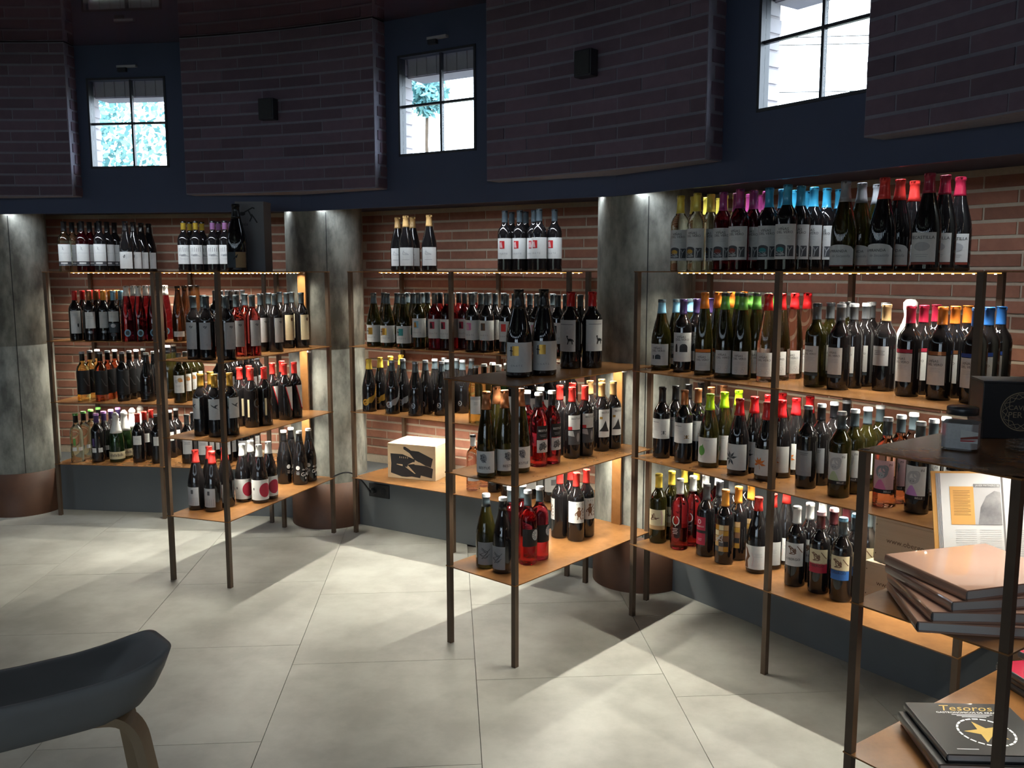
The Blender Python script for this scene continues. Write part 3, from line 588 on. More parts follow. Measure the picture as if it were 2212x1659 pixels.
class Lab:
    """printed paper label wrapped round a bottle; u = arc position in metres (right positive), v = height"""
    def __init__(s, sh): s.m = MB(); s.r = SHAPE[sh][5][0]; s.lift = 0
    def P(s, u, v, l): r = s.r + .0006 + l * .0005; a = u / s.r; return (r * math.cos(a), r * math.sin(a), v)
    def rect(s, u0, v0, u1, v1, mt, l=1):
        n = max(1, int(abs(u1 - u0) / s.r / .2)); b = len(s.m.v)
        for i in range(n + 1):
            u = u0 + (u1 - u0) * i / n; s.m.v += [s.P(u, v0, l), s.P(u, v1, l)]
        for i in range(n): s.m.face([b + 2 * i, b + 2 * i + 2, b + 2 * i + 3, b + 2 * i + 1], 'ink_' + mt, True)
    def poly(s, pts, mt, l=2, st=.007):
        """cut into narrow upright strips so that the print hugs the glass"""
        u0, u1 = min(p[0] for p in pts), max(p[0] for p in pts); n = max(1, math.ceil((u1 - u0) / st))
        for i in range(n):
            q = pts
            for cut, sg in ((u0 + (u1 - u0) * i / n, 1), (u0 + (u1 - u0) * (i + 1) / n, -1)):
                if n == 1: break
                r = []
                for a, b in zip(q, q[1:] + q[:1]):
                    ia, ib = (a[0] - cut) * sg >= -1e-9, (b[0] - cut) * sg >= -1e-9
                    if ia: r.append(a)
                    if ia != ib: k = (cut - a[0]) / (b[0] - a[0]); r.append((cut, a[1] + (b[1] - a[1]) * k))
                q = r
                if len(q) < 3: break
            if len(q) > 2: s.m.poly([s.P(u, v, l) for u, v in q], 'ink_' + mt)
    def ell(s, u, v, ru, rv, mt, l=2, n=14): s.poly([(u + ru * math.cos(6.2832 * i / n), v + rv * math.sin(6.2832 * i / n)) for i in range(n)], mt, l)
    def ring(s, u, v, ru, rv, w, mt, l=2, n=16, a0=0, a1=6.2832):
        for i in range(n):
            a, b = a0 + (a1 - a0) * i / n, a0 + (a1 - a0) * (i + 1) / n
            s.poly([(u + ru * math.cos(a), v + rv * math.sin(a)), (u + ru * math.cos(b), v + rv * math.sin(b)), (u + (ru - w) * math.cos(b), v + (rv - w) * math.sin(b)), (u + (ru - w) * math.cos(a), v + (rv - w) * math.sin(a))], mt, l)
    def text(s, t, u, v, size, mt, l=3, shear=0.):
        for p in text_polys(t, size, 'CENTER', shear): s.poly([(u + x, v + y) for x, y in p], mt, l)
    def lines(s, u, v, w, n, mt='lgrey', dv=.006, h=.0016):
        for i in range(n): s.rect(u - w / 2 * (1 - .2 * (i % 2)), v - i * dv, u + w / 2 * (1 - .2 * (i % 2)), v - i * dv + h, mt, 2)
def strokes(L, paths, w, mt, l=2):
    for p in paths:
        for (a, b), (c, d) in zip(p, p[1:]):
            k = math.hypot(c - a, d - b) or 1; nx, ny = -(d - b) / k * w / 2, (c - a) / k * w / 2
            L.poly([(a - nx, b - ny), (c - nx, d - ny), (c + nx, d + ny), (a + nx, b + ny)], mt, l)
def scribble(n, u, v, ru, rv, seed):
    rr = random.Random(seed); return [[(u + rr.uniform(-ru, ru), v + rr.uniform(-rv, rv)) for _ in range(n)]]
# label painters -----------------------------------------------------
def lb_plain(v0, v1, w, c='white', band=None):
    def f(L):
        L.rect(-w / 2, v0, w / 2, v1, c); L.lines(0, v1 - .018, w * .6, 3, 'lgrey' if c in ('white', 'cream') else 'dgrey')
        if band: L.rect(-w / 2, v0 + .002, w / 2, v0 + .010, band, 2)
    return f
def lb_twirl(L):
    L.rect(-.042, .062, .042, .165, 'white'); L.rect(-.042, .042, .042, .060, 'dgrey'); L.rect(-.022, .046, .016, .056, 'white', 2); L.rect(-.042, .036, .042, .042, 'silver')
    strokes(L, [[(-.012, .150), (-.004, .142), (-.010, .136), (0, .130)]], .0022, 'grey'); L.lines(0, .112, .060, 1, 'lgrey')
def lb_square_small(L):
    L.rect(-.04, .018, .04, .118, 'white'); strokes(L, scribble(6, -.008, .092, .005, .014, 4), .003, 'dgrey')
    for i in range(4): L.rect(.004 + i * .008, .075 + .004 * i, .006 + i * .008, .108, 'lgrey', 2)
def lb_ticks(L):
    L.rect(-.045, .045, .045, .158, 'white')
    for i in range(6): L.rect(-.028 + i * .011, .118, -.026 + i * .011, .140 + .003 * (i % 3), 'dgrey', 2)
    strokes(L, scribble(16, 0, .098, .032, .008, 9), .0016, 'grey'); L.lines(0, .078, .05, 2)
def lb_olive(L):
    L.rect(-.055, .02, 0, .10, 'slate'); L.rect(0, .02, .055, .10, 'tan'); strokes(L, scribble(5, 0, .075, .012, .014, 2), .004, 'black'); strokes(L, scribble(8, -.01, .14, .02, .008, 5), .002, 'grey', 1)
def lb_tall(L): L.rect(-.030, .045, .030, .182, 'white'); L.ell(.012, .095, .004, .012, 'black'); L.lines(0, .165, .035, 3)
def lb_badge(L): L.rect(-.030, .078, .030, .176, 'white'); L.lines(0, .15, .035, 3); L.ell(-.004, .055, .016, .011, 'dgrey'); L.ell(-.004, .055, .010, .007, 'silver', 3)
def lb_two(L): L.rect(-.030, .118, .030, .180, 'white'); L.lines(0, .15, .03, 2); L.rect(-.03, .052, .03, .110, 'slate'); L.ell(-.004, .094, .014, .012, 'lgrey'); L.ell(-.004, .04, .016, .012, 'dgrey', 3)
def lb_bluebadge(L): L.ell(0, .052, .018, .022, 'lblue', 1); L.ell(0, .052, .011, .014, 'slate', 2)
def lb_lowband(L): L.rect(-.033, .030, .033, .062, 'white'); L.lines(0, .05, .04, 2)
def lb_black(L): L.rect(-.045, .040, .045, .188, 'black'); strokes(L, [[(0, .14), (.014, .11), (.022, .095), (.035, .092)]], .005, 'dgrey'); L.lines(-.012, .056, .03, 1, 'dgrey')
def lb_burgtext(L): L.lines(0, .055, .05, 2, 'dgrey'); L.lines(0, .04, .02, 1, 'grey')
def lb_art(L): L.rect(-.032, .062, .032, .168, 'white'); L.ell(.008, .140, .014, .014, 'tan'); L.ell(-.012, .132, .010, .012, 'lgrey'); L.rect(.008, .128, .022, .142, 'orange', 3); L.lines(-.004, .105, .03, 2, 'grey')
def lb_green(L): L.rect(-.030, .072, -.004, .095, 'white'); L.rect(.006, .072, .032, .095, 'white'); L.rect(-.022, .105, -.008, .15, 'green', 1)
def lb_purple(L): L.rect(-.030, .062, -.004, .090, 'white'); L.rect(.008, .062, .034, .090, 'white'); L.rect(-.026, .10, -.012, .150, 'purple', 1)
def lb_cava(L):
    L.rect(-.07, .020, .07, .066, 'cream')
    for i in range(9): L.rect(-.036 + i * .009, .036, -.032 + i * .009, .050 + .004 * (i % 2), 'ink', 2)
def lb_short(L): L.rect(-.026, .112, .024, .168, 'white'); L.lines(0, .155, .03, 3)
def lb_greytall(L): L.rect(-.028, .050, .028, .178, 'lgrey'); strokes(L, scribble(7, .006, .155, .010, .010, 6), .0025, 'dgrey'); L.lines(.01, .075, .008, 2, 'grey')
def lb_seal(L): L.rect(-.028, .045, .028, .182, 'cream'); L.ell(.010, .158, .007, .010, 'brown'); L.lines(.014, .075, .01, 2, 'tan')
def lb_swallow(L):
    L.rect(-.033, .085, .033, .185, 'white')
    L.poly([(-.022, .160), (-.004, .150), (.002, .156), (.016, .158), (.004, .148), (.008, .138), (-.004, .143), (-.016, .152)], 'dgrey'); L.poly([(.002, .146), (.020, .130), (.006, .140)], 'dgrey')
def lb_moon(L): L.ring(.010, .125, .018, .024, .007, 'dgrey', 1, 12, 1.6, 5.6); L.rect(-.040, .055, -.030, .145, 'cream')
def lb_diag(L): L.poly([(-.016, .180), (.028, .180), (.028, .052), (.014, .062)], 'white', 1); L.poly([(-.020, .180), (-.016, .180), (.014, .062), (.028, .052), (.028, .046), (.010, .058)], 'red', 2); L.lines(.014, .165, .014, 3, 'grey')
def lb_grid(L):
    L.rect(-.034, .025, .034, .118, 'lgrey'); L.rect(-.004, .085, .008, .105, 'dgrey', 2)
    for i in range(7): L.rect(-.03 + i * .009, .030, -.028 + i * .009, .066, 'grey', 2)
def lb_dot(L): L.rect(-.066, .018, .066, .122, 'white'); L.ell(.018, .068, .031, .037, 'crim', n=26); L.ell(-.042, .075, .004, .007, 'dgrey'); L.lines(-.044, .045, .012, 2)
def lb_gar(L):
    L.ell(-.022, .098, .011, .012, 'white', 1); L.text('GAR', .024, .060, .030, 'white', 1); L.text('de Cha', .024, .088, .016, 'white', 1); L.lines(-.022, .075, .018, 4, 'lgrey', .005, .002); L.ell(.022, .038, .004, .007, 'lgrey', 1)
def lb_burgsketch(L): L.rect(-.042, .030, .042, .128, 'white'); strokes(L, scribble(7, -.008, .098, .018, .014, 8), .003, 'lgrey'); L.lines(-.006, .062, .04, 1, 'grey')
def lb_sq(c1, v0=.062, v1=.165, c2=None, w=.098, u=-.020, txt=True, art='black'):
    def f(L):
        L.rect(-w / 2, v0, w / 2, v1, 'white'); L.rect(u - .013, v1 - .052, u + .013, v1 - .014, c1, 2)
        if c2: L.poly([(u - .011, v1 - .048), (u + .004, v1 - .048), (u - .002, v1 - .018), (u - .011, v1 - .022)], c2, 3)
        if art == 'fig': strokes(L, [[(u - .018, v1 - .016), (u - .018, v1 - .054)], [(u - .024, v1 - .032), (u - .010, v1 - .034)]], .004, 'black', 3)
        if txt: L.text('E N A T E', u + .004, v0 + .026, .011, 'grey')
    return f
def lb_swirl(c):
    def f(L):
        for i in range(5):
            o = .012 * i; L.poly([(-.030 + o * .5, .055 + o * .55), (.012 + o * .35, .060 + o * .75), (.048, .105 + o * 1.15), (.048, .098 + o * 1.15), (.014 + o * .35, .052 + o * .75), (-.030 + o * .5, .048 + o * .55)], c, 1)
        L.ring(-.022, .055, .019, .019, .009, c, 2)
    return f
def lb_mark(L): L.ring(-.020, .058, .011, .015, .004, 'silver', 1); strokes(L, scribble(5, -.02, .06, .008, .010, 3), .002, 'silver', 1)
def lb_clear(L): L.rect(-.030, .050, .026, .125, 'white'); L.rect(-.030, .125, .026, .142, 'lgrey'); L.lines(0, .11, .02, 3, 'grey')
def lb_sage(L): L.rect(-.03, .045, .03, .130, 'sage'); L.lines(0, .1, .03, 3, 'green')
def lb_strip(L): L.rect(-.032, .055, .032, .15, 'white'); L.rect(.004, .09, .03, .12, 'grey', 2)
def lb_blush(L): L.rect(-.035, .055, .035, .105, 'white'); L.lines(0, .09, .03, 3)
def lb_ape(L):
    L.rect(-.043, .085, .036, .180, 'white')
    L.ell(.008, .128, .010, .016, 'brown'); L.ell(.008, .150, .0065, .007, 'brown'); strokes(L, [[(.014, .136), (.024, .146), (.022, .152)], [(.002, .136), (-.008, .126), (-.006, .118)], [(.004, .115), (.002, .100)], [(.012, .115), (.018, .101)]], .004, 'brown', 3)
    strokes(L, [[(.008, .168), (.012, .174)], [(.0, .166), (-.002, .172)], [(.020, .166), (.024, .172)]], .002, 'grey')
    for i in range(3): L.rect(.026, .100 + i * .014, .030, .108 + i * .014, 'brown', 2)
def lb_horse(L):
    L.rect(-.042, .075, .042, .210, 'white')
    L.lines(0, .190, .060, 1, 'grey', .006, .003); L.ell(.018, .125, .010, .006, 'black'); strokes(L, [[(.010, .128), (.004, .142), (.010, .140)], [(.012, .122), (.008, .106)], [(.026, .122), (.028, .106)], [(.027, .128), (.033, .118)]], .004, 'black', 3)
def lb_bes_flute(L):
    L.rect(-.047, .020, .047, .105, 'white'); L.ell(.002, .078, .012, .018, 'grey'); strokes(L, scribble(12, .002, .078, .014, .018, 12), .002, 'dgrey', 3); L.text('BESTUÉ', .004, .040, .014, 'ink')
def lb_bes_rose(L):
    L.rect(-.02, .115, .032, .170, 'black', 1); L.text('BESTUÉ', .006, .150, .012, 'white'); L.lines(.006, .132, .03, 2, 'grey'); L.rect(-.02, .060, .032, .112, 'lgrey', 1); strokes(L, scribble(22, .006, .086, .020, .020, 14), .003, 'dgrey', 2)
def lb_bes_red(L):
    L.rect(-.026, .124, .030, .186, 'white'); L.text('BESTUÉ', .006, .172, .012, 'ink'); L.rect(-.026, .124, -.010, .138, 'red', 2); L.rect(-.026, .060, .030, .120, 'dgrey', 1); L.poly([(-.026, .100), (.0, .095), (-.006, .120), (-.026, .120)], 'lgrey', 2); L.ell(.016, .092, .007, .020, 'grey', 3)
def lb_bes_gold(L):
    L.rect(-.026, .065, .028, .188, 'white'); L.text('BESTUÉ', .004, .174, .011, 'ink'); L.poly([(-.024, .092), (-.010, .110), (.004, .140), (.012, .112), (.022, .090)], 'ink', 2); L.rect(-.022, .146, -.010, .156, 'gold', 2)
def lb_sketch(c):
    def f(L):
        L.rect(-.034, .018, .030, .110, c); strokes(L, scribble(14, -.004, .070, .022, .030, 21), .0018, 'dgrey')
    return f
def lb_sun(L):
    L.rect(-.036, .078, .040, .150, 'black')
    L.ell(.020, .124, .017, .022, 'lgrey', 2, 22)
    for i in range(12):
        a = 6.2832 * i / 12; strokes(L, [[(.020 + .005 * math.cos(a), .124 + .006 * math.sin(a)), (.020 + .016 * math.cos(a), .124 + .021 * math.sin(a))]], .0018, 'dgrey', 3)
def lb_vero(top, art=None, v0=.042, v1=.165, w=.088):
    def f(L):
        L.rect(-w / 2, v0, w / 2, v1, 'white'); k = min(1., w / .075); L.text('VIÑAS', -.004, v1 - .018, .0135 * k, 'ink'); L.text('DEL VERO', 0, v1 - .029, .0125 * k, 'ink'); L.lines(0, v1 - .042, .035, 3, 'lgrey', .005, .001)
        if art == 'trees':
            L.rect(-.034, v0 + .010, .006, v0 + .044, 'dgrey', 2); L.ell(-.014, v0 + .044, .020, .009, 'dgrey'); L.ell(-.014, v0 + .034, .014, .009, top, 3)
            L.rect(.011, v0 + .010, .034, v0 + .048, 'dgrey', 2); strokes(L, [[(.015, v0 + .012), (.018, v0 + .030), (.013, v0 + .044)], [(.018, v0 + .030), (.028, v0 + .044)]], .003, 'lgrey', 3); strokes(L, scribble(12, -.014, v0 + .02, .018, .009, 17), .002, 'lgrey', 3)
        if art == 'arch':
            for u, ru in ((.006, .016), (-.024, .005)):
                L.rect(u - ru, v0 + .040, u + ru, v0 + .060, 'ink', 2); L.ell(u, v0 + .060, ru, .014, 'ink')
        if art == 'small':
            L.rect(-.026, v0 + .026, -.020, v0 + .042, 'ink', 2); L.rect(-.014, v0 + .026, .010, v0 + .038, 'slate', 2); L.ell(-.002, v0 + .038, .012, .008, 'slate')
        if art == 'band': L.rect(-w / 2, v1 + .002, w / 2, v1 + .014, top, 1)
        if art == 'dots':
            for u, v in ((-.012, .022), (.012, .014), (-.014, .012), (.016, .024)): L.ring(u, v0 + v, .006, .006, .001, 'lgrey', 2, 8)
        if art == 'foot': L.rect(-w / 2, v1 + .004, .008, v1 + .012, 'black', 1); L.rect(-w / 2, v0 - .012, w / 2, v0 - .003, 'slate', 1)
    return f
def lb_mir(L):
    w = .050; n = 10
    L.poly([(-w, .018), (w, .018)] + [(w * math.cos(math.pi * i / n), .074 + .016 * math.sin(math.pi * i / n)) for i in range(n + 1)], 'white', 1) if False else None
    L.rect(-w, .018, w, .072, 'white')
    for i in range(n):
        u0 = -w + 2 * w * i / n; u1 = u0 + 2 * w / n; h = lambda u: .072 + .016 * math.sqrt(max(0, 1 - (u / w) ** 2))
        L.poly([(u0, .072), (u1, .072), (u1, h(u1)), (u0, h(u0))], 'white', 1)
    L.text('LA MIRANDA', -.010, .066, .0125, 'ink'); L.text('de Secastilla', .006, .050, .0125, 'grey', 3, .3); L.rect(-w, .016, w, .020, 'oxide', 2)
def lb_secas(L): L.rect(-.042, .028, .042, .118, 'white'); L.text('SECASTILLA', 0, .102, .0135, 'ink'); L.ell(0, .075, .024, .014, 'lgrey'); L.lines(0, .05, .04, 2); L.rect(-.042, .020, .042, .027, 'oxide', 1)
def lb_bee(c):
    def f(L):
        L.rect(-.05, .085, .05, .170, 'white'); L.lines(-.016, .155, .030, 1, 'grey', .006, .0025); L.lines(-.006, .135, .03, 3, 'lgrey', .006, .0008)
        L.ell(.020, .112, .003, .008, 'ink'); strokes(L, [[(.010, .118), (.020, .114), (.030, .118)], [(.010, .104), (.020, .110), (.030, .104)]], .002, c, 3)
    return f
def lb_lime(L):
    L.rect(-.046, .022, .046, .124, 'white'); L.ell(-.018, .070, .015, .020, 'green', n=18); L.poly([(-.018, .088), (-.012, .098), (-.009, .085)], 'green', 2); strokes(L, [[(-.018, .052), (-.020, .040)]], .0016, 'green'); L.lines(.004, .112, .02, 1)
def lb_leafdark(L):
    L.rect(-.046, .022, .046, .124, 'white')
    for a in (15, 55, 100, 140, 200, 300, 255):
        a = R(a); u, v = -.020, .068; L.poly([(u, v), (u + .016 * math.cos(a + .3), v + .016 * math.sin(a + .3)), (u + .030 * math.cos(a), v + .030 * math.sin(a)), (u + .016 * math.cos(a - .3), v + .016 * math.sin(a - .3))], 'slate', 2)
def lb_maple(L):
    L.rect(-.046, .022, .046, .124, 'white')
    for a in (-10, 35, 75, 110, 150, 195):
        a = R(a); u, v = -.018, .066; L.poly([(u, v), (u + .014 * math.cos(a + .35), v + .014 * math.sin(a + .35)), (u + .027 * math.cos(a), v + .027 * math.sin(a)), (u + .014 * math.cos(a - .35), v + .014 * math.sin(a - .35))], 'orange', 2)
    strokes(L, [[(-.018, .066), (-.014, .045)]], .0018, 'orange')
def lb_plate(L): L.rect(-.032, .048, .028, .142, 'grey'); L.lines(0, .132, .03, 2, 'dgrey')
def lb_ni(paper, dress, hair):
    def f(L):
        L.rect(-.036, .062, .034, .160, paper); L.rect(-.036, .048, .034, .062, 'black'); L.text('BELLE', .014, .055, .009, 'white')
        L.ring(-.006, .122, .020, .022, .009, hair, 2, 16); L.ring(.004, .132, .012, .014, .005, hair, 3, 12); L.ell(-.008, .110, .010, .011, 'lgrey', 3)
        L.poly([(-.030, .062), (.010, .062), (.002, .082), (-.006, .096), (-.014, .094), (-.022, .080)], dress, 3); L.text('ni', .022, .148, .016, 'ink')
        for du in (-.004, .004): L.ell(-.008 + du, .110, .0012, .002, 'ink', 4, 6)
    return f
def lb_a(L):
    L.rect(-.05, .045, .05, .160, 'white'); L.poly([(-.040, .050), (-.030, .050), (-.006, .135), (-.008, .158)], 'black', 2); L.poly([(.030, .050), (.020, .050), (-.010, .140), (-.008, .158)], 'black', 3); L.rect(-.036, .070, .030, .082, 'black', 2); L.text('A', .0, .056, .010, 'grey')
def lb_wood(L): L.rect(-.04, .062, .040, .150, 'cream'); strokes(L, scribble(12, -.006, .118, .022, .016, 31), .0025, 'brown'); L.rect(-.04, .062, .04, .080, 'tan', 2); strokes(L, [[(.022, .085), (.026, .12), (.020, .145)]], .004, 'blush', 3)
def lb_o(L): L.ring(-.010, .128, .016, .021, .0035, 'white', 1, 18, 2.0, 7.6); L.lines(-.012, .092, .024, 4, 'blush', .007, .002); L.rect(-.012, .100, -.010, .107, 'white', 1)
def lb_block(L):
    L.rect(-.036, .050, .010, .100, 'crim'); L.rect(-.036, .100, .010, .112, 'black'); L.rect(-.036, .112, .010, .168, 'crim'); L.ring(-.016, .148, .008, .010, .003, 'white', 2, 12); L.text('OBERGO', -.013, .128, .009, 'white'); L.lines(-.013, .075, .02, 2, 'blush')
def lb_collage(L):
    cs = ['tan', 'brown', 'dgrey', 'gold', 'slate', 'cork', 'black', 'cream']; rr = random.Random(5)
    L.rect(-.036, .055, .022, .165, 'brown')
    for i in range(3):
        for j in range(5): L.rect(-.036 + i * .019, .055 + j * .022, -.018 + i * .019, .075 + j * .022, rr.choice(cs), 2)
    strokes(L, scribble(10, -.008, .110, .022, .020, 7), .003, 'lgrey', 3)
def lb_tree(L):
    L.rect(-.054, .018, .054, .112, 'white'); L.poly([(-.048, .020), (-.022, .020), (-.026, .050), (-.014, .068), (-.030, .100), (-.046, .104), (-.034, .088), (-.030, .066), (-.040, .048)], 'brown', 2); L.lines(.018, .08, .03, 3, 'lgrey'); strokes(L, [[(-.005, .03), (0, .06), (-.008, .085)]], .0015, 'blush')
def lb_ob(low, lc):
    def f(L):
        L.rect(-.036, .115, .034, .170, 'cream' if low else 'white'); L.rect(-.036, .082, .034, .118, lc)
        strokes(L, scribble(14, -.006, .142, .018, .020, 41), .003, 'brown', 2); strokes(L, [[(.010, .160), (.024, .142), (.030, .136)]], .003, 'brown', 2); L.text('OBERGO', -.004, .108, .013, 'ink')
    return f
